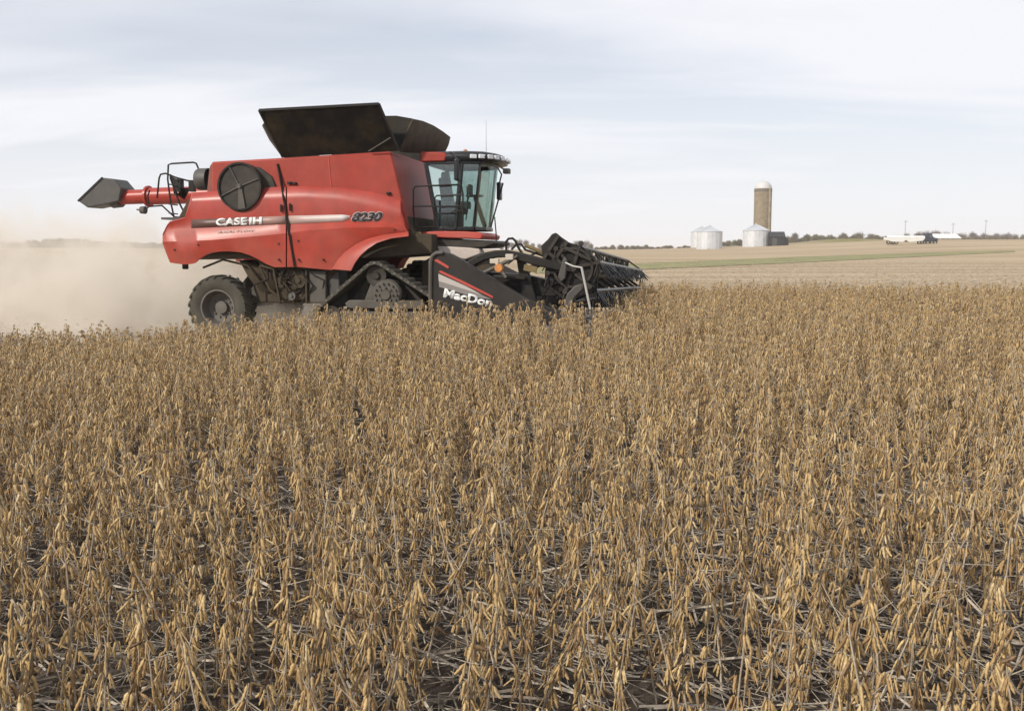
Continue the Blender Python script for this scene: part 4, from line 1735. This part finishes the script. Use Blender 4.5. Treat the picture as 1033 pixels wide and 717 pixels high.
flat('decal', [(442.2, 274.3), (444.5, 272.8), (470, 284.8), (497, 298.6), (497.5, 301)], NEAR - 0.006, M['decal_red'], es)
flat('decal', [(442.2, 276.0), (470, 288.6), (486, 297.2), (442.6, 283.5)], NEAR - 0.010, mat('pale_panel_decal', (0.50, 0.46, 0.43), 0.5, dust=0.2), es)
flat('decal', [(442.6, 283.3), (484, 296.4), (496, 302), (480, 300), (443, 289.5)], NEAR - 0.007, mat('grey_panel_decal', (0.22, 0.205, 0.20), 0.5, dust=0.2), es)
flat('decal', [(437.5, 262.5), (441, 261.4), (453, 268.8), (452, 271)], NEAR - 0.006, M['decal_red'], es)
lettering('MacDon', 'lettering', [(447.4, 290.4), (497.5, 301.4), (446.8, 299.8), (496.5, 310.6)], NEAR - 0.012, M['white'], es, 0.045, shear=0.12)
# far end shield
fo2 = MB()
pf = [(p[0], p[1] + hz(6.1)) for p in outline(es_out, NEAR)]
fo2.prism(pf, 5.96, 6.1)
fo2.build('end_shield', M['shield'], CH, bevel=0.025)

ub_, lb_ = q(437, 262, NEAR).x, q(592, 322, NEAR).x
# frame: back sheet, top beam, bottom beam
hfm = MB()


def lat_bar(x, z, w, h, y0=-5.95, y1=5.95):
    hfm.bar((x, y0, z + hz(y0)), (x, y1, z + hz(y1)), w, h)


lat_bar(2.55, 1.28, 0.20, 0.22)
lat_bar(2.55, 0.40, 0.20, 0.22)
hfm.plate([(2.66, -5.95, 0.40 + hz(-5.95)), (2.66, 5.95, 0.40 + hz(5.95)), (2.66, 5.95, 1.28 + hz(5.95)), (2.66, -5.95, 1.28 + hz(-5.95))], 0.02)
for y in (-5.4, -3.6, -1.8, 1.8, 3.6, 5.4):
    hfm.bar((2.5, y, 0.3 + hz(y)), (2.5, y, 1.35 + hz(y)), 0.1, 0.12)
    hfm.bar((2.5, y, 0.32 + hz(y)), (4.9, y, 0.14 + hz(y)), 0.1, 0.1)
hfm.build('header_frame', M['black'], CH, bevel=0.012)
dr = MB()
dr.plate([(2.75, -5.9, .42 + hz(-5.9)), (2.75, 5.9, .42 + hz(5.9)), (4.75, 5.9, .20 + hz(5.9)), (4.75, -5.9, .20 + hz(-5.9))], 0.05)
dr.build('draper_belt', M['black'], CH)
cbm = MB()
cbm.bar((4.85, -6.0, .16 + hz(-6)), (4.85, 6.0, .16 + hz(6)), 0.16, 0.06)
for k in range(150):
    y = -5.96 + k * 0.08
    cbm.bar((4.9, y, .17 + hz(y)), (5.05, y, .14 + hz(y)), 0.03, 0.03)
cbm.build('cutter_bar', M['dark'], CH)

# dark bulk of the near end behind the shield: reel drive, legs and braces traced at the near end
nb = MB()
LN = -5.75
nb.prism(outline([(521, 262), (529, 263), (540, 298), (543, 318), (531, 318), (526, 296)], LN), LN, LN + .16)
nb.prism(outline([(486, 274), (530, 277), (560, 284), (572, 291), (560, 299), (520, 298), (505, 289)], LN + .2), LN + .2, LN + .5)
nb.prism(outline([(497, 277.5), (530, 279), (530, 282.5), (497, 281)], LN - .12), LN - .12, LN)
nb.bar(q(499, 286.5, LN - .1), q(527, 300.5, LN - .1), 0.03, 0.05)
nb.build('end_brace', M['black'], CH, bevel=0.015)
sc_ = MB()
sc_.prism(outline([(568, 308), (572, 296), (580, 288), (588, 286), (588, 292), (580, 300), (576, 310)], LN - .2), LN - .2, LN + .1)
sc_.build('crop_divider', M['dgrey'], CH, bevel=0.02)

# reel arms (near, middle, far)
arm_px = [(468.5, 268), (474, 262.5), (482, 257.8), (490, 254.6), (500, 252.6), (512, 252.2), (525, 254.6), (545, 259.8), (562, 264.5), (576, 270), (578, 275), (560, 272.2), (540, 267.6), (522, 262.5), (510, 259.6), (500, 260.2), (490, 262.4), (481, 267), (474, 272)]
A_ = [q(x, y, LN) for x, y in arm_px]
ra_ = MB()
ra_.prism([(p.x, p.z) for p in A_], LN - 0.10, LN + 0.10)
arm = ra_.build('reel_arm', M['black'], CH, bevel=0.02)
for lat in (0.0, 5.75):
    r2 = MB()
    r2.prism([(p.x, p.z + hz(lat)) for p in A_], lat - .10, lat + .10)
    r2.build('reel_arm', M['black'], CH, bevel=0.02)
# lift cylinder and fittings on the near arm
ly = MB()
ly.tube([q(478, 280, LN - .1), q(515, 262, LN - .12)], 0.035, 8)
ly.tube([q(512, 266, LN - .12), q(522, 258, LN - .12)], 0.022, 8)
ly.build('lift_cylinder', M['grey'], arm)
ml = MB()
c_ = q(503.2, 270.5, NEAR - .02)
ml.lathe([(0.001, -.04), (0.065, -.04), (0.075, 0), (0.075, .05), (0.001, .05)], c_, 'Y', 18)
ml.build('marker_light', M['amber'], CH)
mlb = MB()
mlb.box(q(499, 263.5, NEAR + .05), (0.15, 0.08, 0.08))
mlb.box(q(514, 259.3, NEAR + .1), (0.13, 0.06, 0.1))
mlb.bar(q(499, 263, NEAR + .05), c_, 0.03, 0.03)
mlb.bar(c_, q(510, 280, NEAR + .1), 0.04, 0.04)
mlb.build('lamp_bracket', mat('pale_fitting', (0.55, 0.50, 0.42), 0.6, dust=0.3), CH, bevel=0.01)
ho = MB()
ho.tube([q(x, y, LN + .4) for x, y in [(511, 253), (510, 244.5), (513, 240.8), (517, 240.5), (520, 243), (523, 250), (527, 256)]], 0.022, 7)
ho.tube([q(x, y, LN + .6) for x, y in [(516, 252), (521, 246.5), (526, 246.5), (530, 252), (545, 257), (556, 262)]], 0.02, 7)
ho.tube([q(x, y, LN + .3) for x, y in [(535, 258), (545, 253), (555, 255), (562, 263)]], 0.02, 7)
ho.build('hydraulic_hose', M['black'], CH)
yl = MB()
yl.box(q(535, 271, LN - .13), (0.22, 0.05, 0.10), Matrix.Rotation(R(12), 3, 'Y'))
yl.tube([q(530, 247.5, LN + .2), q(541, 252, LN + .2), q(552, 258, LN + .2)], 0.035, 8)
yl.build('warning_plate', M['yellow'], CH)

# the reel: a centre tube, end and middle spiders, six tine bars with fingers
RC = q(578, 276.5, -5.6)
RR = 0.47
reel = MB()
axis = lambda y: Vector((RC.x + 0.0, y, RC.z + hz(y) - hz(-5.6)))
reel.tube([axis(-5.6), axis(5.6)], 0.11, 14)
ph0 = R(24)
for y in (-5.6, -3.7, -1.9, -0.25, 0.25, 1.9, 3.7, 5.6):
    cpt = axis(y)
    for k in range(6):
        a = ph0 + k * math.pi / 3
        reel.bar(cpt, cpt + Vector((math.cos(a) * RR, 0, math.sin(a) * RR)), 0.05, 0.07)
        a2 = a + math.pi / 3
        if y in (-5.6, 5.6):
            reel.bar(cpt + Vector((math.cos(a) * RR, 0, math.sin(a) * RR)), cpt + Vector((math.cos(a2) * RR, 0, math.sin(a2) * RR)), 0.035, 0.04)
ro_ = reel.build('reel', M['black'], CH)
for k in range(6):
    a = ph0 + k * math.pi / 3
    off = Vector((math.cos(a) * RR, 0, math.sin(a) * RR))
    tb_ = MB()
    tb_.tube([axis(-5.6) + off, axis(5.6) + off], 0.035, 8)
    fdir0 = Vector((-0.22 + 0.55 * math.cos(a), 0, -1.0 + 0.55 * max(0, math.sin(a))))
    for j in range(62):
        y = -5.55 + j * 0.181
        p_ = axis(y) + off
        fdir = (fdir0 + Vector((random.gauss(0, .22), random.gauss(0, .1), random.gauss(0, .15)))).normalized()
        tb_.tube([p_, p_ + fdir * 0.16 + Vector((0.02, 0, 0)), p_ + fdir * 0.31 + Vector((0.06, random.uniform(-.015, .015), 0))], [0.022, 0.015, 0.007], 4, False)
    tb_.build('tine_bar', M['black_clean'], ro_, smooth=40)
# cam end plate with raised fingers at the near end
cp = MB()
cp.prism(outline([(546, 248), (553, 241.5), (557, 236.2), (561, 234.8), (566, 239), (574, 244.5), (588, 249), (600, 259), (606, 272), (600, 286), (584, 292), (566, 288), (553, 276), (548, 262)], -5.66), -5.70, -5.62)
cpo = cp.build('cam_plate', M['black'], ro_, bevel=0.015)
cs = MB()
cs.prism(outline([(563, 279), (568, 262), (570, 259), (573, 262), (571, 281), (566, 285)], -5.8), -5.86, -5.74)
cs.build('reel_bearing', M['dgrey'], ro_, bevel=0.02)
cr_ = MB()
cc = q(578, 270, -5.74)
cr_.lathe([(.30, -.02), (.34, -.02), (.34, .03), (.30, .03)], cc, 'Y', 28, True)
cr_.lathe([(.001, -.08), (.07, -.08), (.09, .0), (.09, .04)], cc, 'Y', 16)
for k in range(6):
    a = R(12 + 60 * k)
    e_ = cc + Vector((math.cos(a) * .42, 0, math.sin(a) * .42))
    cr_.bar(cc, e_, .04, .05)
    cr_.lathe([(.001, -.05), (.04, -.05), (.045, .03)], e_, 'Y', 10)
    for j in range(3):
        cr_.tube([e_, e_ + Vector((-.06 + .05 * j, -.05 + .05 * j, -.22))], [.014, .006], 5)
for x0, y0, x1, y1 in ((548, 262, 563, 238), (556, 268, 572, 244), (566, 248, 596, 262), (552, 254, 590, 284)):
    cr_.bar(q(x0, y0, -5.76), q(x1, y1, -5.76), .035, .05)
cr_.build('cam_ring', M['dark'], ro_)
# white divider rod at the near front corner
wr = MB()
wr.tube([q(586.6, 269.5, NEAR - .05), q(590.5, 288, NEAR - .05), q(595.5, 312, NEAR - .02)], 0.019, 8)
wr.tube([q(570.5, 265, NEAR + .1), q(578, 268.5, NEAR), q(586.8, 270, NEAR - .05)], 0.013, 8)
wr.build('divider_rod', M['white_rod'], CH)

# ================================================================== DUST
def build_dust():
    mb_ = MB()
    x0, x1, y0, y1, z0, z1 = -46, 1.2, -8.1, 9.2, -0.3, 7.5
    mb_.box(((x0 + x1) / 2, (y0 + y1) / 2, (z0 + z1) / 2), (x1 - x0, y1 - y0, z1 - z0))
    m = bpy.data.materials.new('chaff_dust')
    m.use_nodes = True
    t = m.node_tree
    t.nodes.clear()
    L = t.links.new
    out = t.nodes.new('ShaderNodeOutputMaterial')
    pv = t.nodes.new('ShaderNodeVolumePrincipled')
    pv.inputs['Color'].default_value = (0.925, 0.865, 0.775, 1)
    pv.inputs['Anisotropy'].default_value = -0.15
    L(pv.outputs[0], out.inputs['Volume'])
    tc = t.nodes.new('ShaderNodeTexCoord')
    sp = t.nodes.new('ShaderNodeSeparateXYZ')
    L(tc.outputs['Object'], sp.inputs[0])

    def mth(op, a, b=None, clamp=False):
        n_ = t.nodes.new('ShaderNodeMath')
        n_.operation = op
        n_.use_clamp = clamp
        for i, v in enumerate((a, b)):
            if v is None:
                continue
            if isinstance(v, (int, float)):
                n_.inputs[i].default_value = v
            else:
                L(v, n_.inputs[i])
        return n_.outputs[0]

    def mrange(v, a, b, c_, d, smooth=True):
        n_ = t.nodes.new('ShaderNodeMapRange')
        if smooth:
            n_.interpolation_type = 'SMOOTHSTEP'
        n_.inputs['From Min'].default_value = a
        n_.inputs['From Max'].default_value = b
        n_.inputs['To Min'].default_value = c_
        n_.inputs['To Max'].default_value = d
        L(v, n_.inputs['Value'])
        return n_.outputs[0]
    X, Y, Z = sp.outputs
    Z = mth('ADD', Z, 0.2)
    nz = t.nodes.new('ShaderNodeTexNoise')
    nz.inputs['Scale'].default_value = 0.33
    nz.inputs['Detail'].default_value = 4
    nz.inputs['Roughness'].default_value = 0.6
    nz.inputs['Distortion'].default_value = 0.6
    L(tc.outputs['Object'], nz.inputs['Vector'])
    nf = nz.outputs['Fac']
    # height of the cloud grows backwards, its top broken by the noise
    hgt = mrange(X, -3.0, -15.0, 0.78, 1.5)
    nz3 = t.nodes.new('ShaderNodeTexNoise')
    nz3.inputs['Scale'].default_value = 0.13
    nz3.inputs['Detail'].default_value = 2
    nz3.inputs['Distortion'].default_value = 0.8
    L(tc.outputs['Object'], nz3.inputs['Vector'])
    hgt = mth('MULTIPLY', hgt, mrange(nz3.outputs['Fac'], 0.36, 0.64, 0.55, 1.45, False))
    hgt = mth('MULTIPLY', hgt, mrange(nf, 0.34, 0.66, 0.30, 1.6, False))
    zr = mth('DIVIDE', Z, hgt)
    vert = mth('POWER', 2.718, mth('MULTIPLY', mth('POWER', zr, 3.0), -1.0))
    front = mrange(mth('ADD', X, mth('MULTIPLY', mth('MAXIMUM', mth('SUBTRACT', -1.5, Y), 0.0), 2.0)), 0.2, -6.0, 0.0, 1.0)
    lat_ = mth('MULTIPLY', mrange(Y, -8.0, -2.6, 0.0, 1.0), mrange(Y, 9.0, 3.0, 0.0, 1.0))
    tail = mrange(X, -45.5, -26.0, 0.0, 1.0)
    top_ = mrange(Z, 7.4, 4.5, 0.0, 1.0)
    d = mth('MULTIPLY', mth('MULTIPLY', vert, front), mth('MULTIPLY', mth('MULTIPLY', lat_, tail), top_))
    nz2 = t.nodes.new('ShaderNodeTexNoise')
    nz2.inputs['Scale'].default_value = 0.95
    nz2.inputs['Detail'].default_value = 4
    nz2.inputs['Roughness'].default_value = 0.6
    nz2.inputs['Distortion'].default_value = 1.0
    L(tc.outputs['Object'], nz2.inputs['Vector'])
    d = mth('MULTIPLY', d, mrange(nf, 0.36, 0.60, 0.12, 1.8, False))
    d = mth('MULTIPLY', d, mrange(nz2.outputs['Fac'], 0.40, 0.62, 0.05, 2.0, False))
    d = mth('MULTIPLY', d, 0.80)
    L(d, pv.inputs['Density'])
    o = mb_.build('dust_cloud', m, None, smooth=0)
    o.location = CO
    o.rotation_euler = (0, 0, -YAW)
    tag(o, 'tan cloud of chaff dust trailing behind the red combine', 'dust', kind='stuff')
    return o


build_dust()

# the thin air of the day
def build_haze():
    b = MB()
    b.box((0, 2440, 12), (5400, 5320, 48))
    m = bpy.data.materials.new('thin_haze')
    m.use_nodes = True
    t = m.node_tree
    t.nodes.clear()
    o_ = t.nodes.new('ShaderNodeOutputMaterial')
    pv = t.nodes.new('ShaderNodeVolumePrincipled')
    pv.inputs['Color'].default_value = (0.97, 0.975, 0.985, 1)
    pv.inputs['Density'].default_value = 0.00032
    t.links.new(pv.outputs[0], o_.inputs['Volume'])
    o = b.build('haze', m, None, smooth=0)
    tag(o, kind='stuff')


build_haze()

# bits of straw and pod shell thrown out with the dust
def build_chaff():
    n_ = 2200
    u = -4.3 - RNG.gamma(2.0, 2.6, n_)
    y = RNG.normal(-4.9, 0.9, n_)
    z = RNG.exponential(0.16, n_) * np.clip((-u - 3.5) / 3.0, .3, 1.2)
    ok = (u > -22) & (z < 0.7) & (y > -7.5)
    u, y, z = u[ok], y[ok], z[ok]
    mb_ = MB()
    tint = []
    for a, b, c in zip(u, y, z):
        P = CO + CU * float(a) + CL * float(b)
        p = Vector((P.x, P.y, tz(P.x, P.y) + 0.02 + float(c)))
        d = Vector(RNG.normal(0, 1, 3)).normalized()
        ln, w = float(RNG.uniform(.02, .09)), float(RNG.uniform(.003, .008))
        s_ = d.orthogonal().normalized() * w
        mb_.add([p - d * ln / 2 - s_, p - d * ln / 2 + s_, p + d * ln / 2 + s_ * .6, p + d * ln / 2 - s_ * .6], [(0, 1, 2, 3)])
        tint += [float(np.clip(RNG.normal(.55, .3), 0, 1))] * 4
    me = bpy.data.meshes.new('flying_chaff')
    me.from_pydata(mb_.v, [], mb_.f)
    at_ = me.attributes.new('tint', 'FLOAT', 'POINT')
    at_.data.foreach_set('value', np.array(tint, dtype=np.float32))
    me.materials.append(M['straw'])
    o = bpy.data.objects.new('flying_chaff', me)
    COL.objects.link(o)
    tag(o, 'straw chaff blown out behind the rear wheels of the combine', 'chaff', kind='stuff')


build_chaff()

# ================================================================== SOYBEANS
def pod_mesh(base, dirv, ln, wd, rr):
    """one hanging pod: flattened, swollen over three beans, a pointed tip"""
    d = dirv.normalized()
    s = d.orthogonal().normalized()
    s.rotate(Quaternion(d, rr.uniform(0, 6.28)))
    n_ = d.cross(s)
    prof = [(0.0, .15), (0.13, .70), (0.29, 1.0), (0.44, .68), (0.60, 1.0), (0.73, .66), (0.84, .72), (1.0, .04)]
    bend = rr.uniform(-.22, .22)
    vs, fs = [], []
    for t_, r_ in prof:
        c_ = base + d * ln * t_ + s * bend * ln * (t_ * t_)
        a, b = wd * r_, wd * .45 * r_
        vs += [c_ + s * a, c_ + n_ * b, c_ - s * a, c_ - n_ * b]
    for i in range(len(prof) - 1):
        for k in range(4):
            fs.append((4 * i + k, 4 * i + (k + 1) % 4, 4 * i + 4 + (k + 1) % 4, 4 * i + 4 + k))
    return vs, fs


def soy_variant(seed, near):
    """returns (stem arrays, list of pod cluster arrays); each with verts, faces, tint"""
    rr = random.Random(seed)
    H = rr.uniform(0.70, 0.86)
    stem = ([], [], [])
    clusters = []

    def put(store, vs, fs, tint):
        b = len(store[0])
        store[0].extend([tuple(v) for v in vs])
        store[1].extend([tuple(b + i for i in f) for f in fs])
        store[2].extend([tint] * len(vs))

    def tube(pts, rs, tint, nseg=5):
        mb_ = MB()
        mb_.tube(pts, rs, nseg if near else 3, False)
        put(stem, mb_.v, mb_.f, tint)

    def run(p0, d0, ln, r0, nodes, start):
        pts = [p0]
        d = d0.copy()
        K = nodes
        for i in range(K):
            d = (d + Vector((rr.uniform(-.13, .13), rr.uniform(-.13, .13), 0.03))).normalized()
            pts.append(pts[-1] + d * ln / K)
        tube(pts, [r0 * (1 - .6 * i / K) for i in range(K + 1)], rr.uniform(.25, .9))
        cl = ([], [], [])
        per = 0
        hub = 0
        for i in range(start, K + 1):
            p = pts[i]
            if cl[0]:
                b_ = len(cl[0])
                put(cl, [p, p + Vector((.001, .001, 0))], [], .5)
                cl[1].append((hub, b_, b_ + 1))
                hub = b_
            npod = rr.choice((2, 3, 4, 5, 5, 6)) if i < K else 4
            a0 = rr.uniform(0, 6.28)
            for k in range(npod):
                a = a0 + rr.uniform(-1.5, 1.5) + (math.pi if rr.random() < .35 else 0)
                fl_ = rr.uniform(.10, .50) if rr.random() < .93 else rr.uniform(.6, 1.6)
                dv = Vector((math.cos(a) * fl_, math.sin(a) * fl_, -1.0))
                o_ = p + Vector((math.cos(a), math.sin(a), rr.uniform(-.3, .6))) * rr.uniform(.005, .014)
                ln_ = rr.uniform(.038, .056)
                vs, fs = pod_mesh(o_, dv, ln_, rr.uniform(.0050, .0072), rr)
                if not cl[0]:
                    put(cl, [p], [], .5)
                    hub = 0
                b_ = len(cl[0])
                put(cl, vs, fs, min(1, max(0, rr.gauss(.50, .20))))
                cl[1].extend([(hub, b_, b_ + 1), (hub, b_ + 2, b_ + 3)])      # its little stalk
            per += 1
            if per == 3 or i == K:
                if cl[0]:
                    clusters.append(cl)
                cl = ([], [], [])
                per = 0
        return pts

    lean = Vector((rr.uniform(-.13, .13), rr.uniform(-.13, .13), 1)).normalized()
    nodes = rr.randint(13, 16)
    pts = run(Vector((0, 0, -.02)), lean, H, rr.uniform(.0042, .0056), nodes, 2)
    for k in range(rr.choice((0, 0, 1, 1))):
        i = rr.randint(2, 5)
        a = rr.uniform(0, 6.28)
        d = Vector((math.cos(a) * .24, math.sin(a) * .24, 1)).normalized()
        run(pts[i], d, H * rr.uniform(.4, .58), .0032, rr.randint(6, 8), 2)
    # bare petiole stubs
    for k in range(rr.randint(3, 8)):
        i = rr.randint(2, nodes - 1)
        a = rr.uniform(0, 6.28)
        d = Vector((math.cos(a), math.sin(a), rr.uniform(.1, 1.0))).normalized()
        tube([pts[i], pts[i] + d * rr.uniform(.05, .15)], [.0018, .001], .8, 3)
    return stem, clusters


def to_mesh(name, store, m):
    me = bpy.data.meshes.new(name)
    me.from_pydata(store[0], [], store[1])
    a = me.attributes.new('tint', 'FLOAT', 'POINT')
    a.data.foreach_set('value', np.array(store[2], dtype=np.float32))
    me.materials.append(m)
    me.polygons.foreach_set('use_smooth', [True] * len(me.polygons))
    me.update()
    return me


NV = 12
variants = [soy_variant(100 + i, True) for i in range(NV)]
v_mesh = [(to_mesh('stem', s, M['stem']), [to_mesh('pod_cluster', c_, M['pod']) for c_ in cl_]) for s, cl_ in variants]


def plant_height(X, Y):
    """the beans stand shorter towards the left, and even out to the right"""
    far = sst(8, 15, Y)
    left = 0.92 + 0.22 * sst(-5.5, -1.5, X)
    return (1 - far) * 1.0 + far * left


# positions over the standing field
cell = 0.186
gx = np.arange(-26, 34, cell)
gy = np.arange(1.25, 34, cell)
PX, PY = np.meshgrid(gx, gy)
PX, PY = PX.ravel(), PY.ravel()
PX = PX + RNG.uniform(-.5, .5, PX.size) * cell * 1.15
PY = PY + RNG.uniform(-.5, .5, PY.size) * cell * 1.15
vis = np.abs(PX) < (0.56 * PY + 5.5)
# thin spots
th = np.sin(PX * 1.9 + 1.3 * np.sin(PY * .8)) * np.sin(PY * 1.7 + .6 * PX) + RNG.normal(0, .35, PX.size)
thin = RNG.uniform(0, 1, PX.size) < 0.80 + 0.20 * sst(4.5, 11, np.hypot(PX, PY))
keep = crop_stands(PX, PY, 0.05) & vis & thin & (th > -0.95) & (np.hypot(PX, PY) > 1.35)
PX, PY = PX[keep], PY[keep]
order = np.argsort(np.hypot(PX, PY))
# the individuals: nearest plants whose foot or crown falls inside the frame
inside = np.abs(PX) < 0.53 * PY + 0.05
foot = EYE.z - 0.75
infr = inside & (PY > 1.9)
idx = [i for i in order if infr[i]][:300]
near_set = set(int(i) for i in idx)
GROUP = 'soybean plants in the near foreground'
LABEL = 'dry tan soybean plant hung with pods in the near foreground'
for n_, i in enumerate(idx):
    k = int(RNG.integers(0, NV))
    root = empty('soybean_plant', (float(PX[i]), float(PY[i]), tz(PX[i], PY[i])), float(RNG.uniform(0, 6.28)))
    s = float(RNG.uniform(.86, 1.14))
    root.scale = (s, s, s * float(RNG.uniform(.93, 1.06)))
    tl2 = RNG.normal(0, .07, 2)
    root.rotation_euler = (float(tl2[0]), float(tl2[1]), root.rotation_euler[2])
    tag(root, LABEL, 'plant', GROUP)
    sm, cms = v_mesh[k]
    o = bpy.data.objects.new('stem', sm)
    COL.objects.link(o)
    o.parent = root
    for cm in cms:
        o = bpy.data.objects.new('pod_cluster', cm)
        COL.objects.link(o)
        o.parent = root

rest = np.array([i for i in range(PX.size) if i not in near_set])
print('plants', PX.size, 'rest', rest.size)


def build_crop():
    """all the other plants: one object, its points carrying copies of whole dry plants"""
    src = bpy.data.collections.new('soybean_plant_kinds')
    for k, (s, cl_) in enumerate(variants):
        st = ([], [], [])
        b = 0
        mi = []
        for store, m_ in [(s, 0)] + [(c_, 1) for c_ in cl_]:
            b = len(st[0])
            st[0].extend(store[0])
            st[1].extend([tuple(b + i for i in f) for f in store[1]])
            st[2].extend(store[2])
            mi += [m_] * len(store[1])
        me = to_mesh('whole_plant', st, M['stem'])
        me.materials.append(M['pod'])
        me.polygons.foreach_set('material_index', mi)
        src.objects.link(bpy.data.objects.new('whole_plant_%02d' % k, me))
    me = bpy.data.meshes.new('soybean_crop')
    x, y = PX[rest], PY[rest]
    me.from_pydata(np.stack([x, y, terrain(x, y)], 1).tolist(), [], [])
    rot = np.stack([RNG.normal(0, .07, x.size), RNG.normal(0, .07, x.size), RNG.uniform(0, 6.28, x.size)], 1).astype(np.float32)
    h = plant_height(x, y)
    s = RNG.uniform(.86, 1.14, x.size)
    wide = s * (1 + 0.25 * sst(8, 18, y))
    scl = np.stack([wide, wide, s * h * RNG.uniform(.93, 1.08, x.size)], 1).astype(np.float32)
    for nm, arr in (('rot', rot), ('scl', scl)):
        a = me.attributes.new(nm, 'FLOAT_VECTOR', 'POINT')
        a.data.foreach_set('vector', arr.ravel())
    a = me.attributes.new('kindex', 'INT', 'POINT')
    a.data.foreach_set('value', RNG.integers(0, NV, x.size).astype(np.int32))
    o = bpy.data.objects.new('soybean_crop', me)
    COL.objects.link(o)
    g = bpy.data.node_groups.new('crop', 'GeometryNodeTree')
    g.interface.new_socket('Geometry', in_out='INPUT', socket_type='NodeSocketGeometry')
    g.interface.new_socket('Geometry', in_out='OUTPUT', socket_type='NodeSocketGeometry')
    N = g.nodes.new
    gi, go = N('NodeGroupInput'), N('NodeGroupOutput')
    ci = N('GeometryNodeCollectionInfo')
    ci.inputs['Collection'].default_value = src
    ci.inputs['Separate Children'].default_value = True
    ci.inputs['Reset Children'].default_value = True
    ip = N('GeometryNodeInstanceOnPoints')
    ip.inputs['Pick Instance'].default_value = True

    def attr(nm, ty):
        n_ = N('GeometryNodeInputNamedAttribute')
        n_.data_type = ty
        n_.inputs['Name'].default_value = nm
        return n_.outputs[0]
    e2r = N('FunctionNodeEulerToRotation')
    K = g.links.new
    K(attr('rot', 'FLOAT_VECTOR'), e2r.inputs[0])
    K(e2r.outputs[0], ip.inputs['Rotation'])
    K(attr('scl', 'FLOAT_VECTOR'), ip.inputs['Scale'])
    K(attr('kindex', 'INT'), ip.inputs['Instance Index'])
    K(gi.outputs[0], ip.inputs['Points'])
    K(ci.outputs[0], ip.inputs['Instance'])
    K(ip.outputs[0], go.inputs[0])
    md = o.modifiers.new('crop', 'NODES')
    md.node_group = g
    tag(o, 'wide field of standing dry tan soybeans in front of the combine', 'crop', kind='stuff')


build_crop()


# ------------------------------------------------------------------ residue on the soil
def build_residue():
    V, Fc, T = [], [], []

    def scatter(n_, gen, lmin, lmax, wmin, wmax, zmax, tilt, tm=.5):
        nonlocal V, Fc, T
        X, Y = gen(n_)
        n_ = X.size
        a = RNG.uniform(0, math.pi, n_)
        ln = RNG.uniform(lmin, lmax, n_)
        w = RNG.uniform(wmin, wmax, n_)
        tl = RNG.normal(0, tilt, n_)
        z = RNG.uniform(0.006, zmax, n_) + np.abs(np.sin(tl)) * ln / 2
        tint = np.clip(RNG.normal(tm, .24, n_), 0, 1)
        d = np.stack([np.cos(a) * np.cos(tl), np.sin(a) * np.cos(tl), np.sin(tl)], 1)
        sd = np.stack([-np.sin(a), np.cos(a), np.zeros(n_)], 1)
        up = np.cross(d, sd)
        c_ = np.stack([X, Y, z + terrain(X, Y)], 1)
        bend = RNG.normal(0, .06, n_)
        allv = []
        for e, bd in ((-.5, 0), (0, 1), (.5, 0)):
            cc = c_ + d * (ln * e)[:, None] + sd * (bend * ln * bd)[:, None]
            for ang in (0.0, 2.094, 4.189):
                allv.append(cc + sd * (w * math.cos(ang))[:, None] + up * (w * math.sin(ang))[:, None])
        vv = np.stack(allv, 1).reshape(-1, 3)
        base = sum(len(x) for x in V)
        ii = base + np.arange(n_)[:, None] * 9
        fl = []
        for s_ in (0, 3):
            for k in range(3):
                fl.append(np.stack([ii[:, 0] + s_ + k, ii[:, 0] + s_ + (k + 1) % 3, ii[:, 0] + s_ + 3 + (k + 1) % 3, ii[:, 0] + s_ + 3 + k], 1))
        V.append(vv)
        Fc.append(np.concatenate(fl))
        T.append(np.repeat(tint, 9))

    def near_gen(y0, y1):
        def g_(n_):
            y = np.sqrt(RNG.uniform(y0 * y0, y1 * y1, n_))
            x = RNG.uniform(-1, 1, n_) * (.55 * y + 2.6)
            return x, y
        return g_

    def cut_gen(y0, y1):
        def g_(n_):
            y = np.exp(RNG.uniform(math.log(y0), math.log(y1), n_))
            x = RNG.uniform(-.62, .62, n_) * y
            k = ~crop_stands(x, y, -.2)
            return x[k], y[k]
        return g_
    scatter(22000, near_gen(1.6, 7.5), .05, .24, .0012, .0038, .04, .16, .55)
    scatter(3000, near_gen(1.6, 7.5), .12, .50, .003, .007, .06, .16, .6)
    scatter(200, near_gen(1.6, 8), .25, .65, .005, .010, .10, .22, .75)
    scatter(6000, near_gen(7.5, 15), .10, .40, .003, .008, .04, .12)
    scatter(60000, cut_gen(15, 140), .08, .40, .004, .013, .05, .25, .95)
    v = np.concatenate(V)
    f = np.concatenate(Fc)
    me = bpy.data.meshes.new('crop_residue')
    me.from_pydata(v.tolist(), [], f.tolist())
    a = me.attributes.new('tint', 'FLOAT', 'POINT')
    a.data.foreach_set('value', np.concatenate(T).astype(np.float32))
    me.materials.append(M['straw'])
    o = bpy.data.objects.new('crop_residue', me)
    COL.objects.link(o)
    tag(o, 'grey straw and stalk litter lying on the soil between the soybeans', 'straw', kind='stuff')


build_residue()
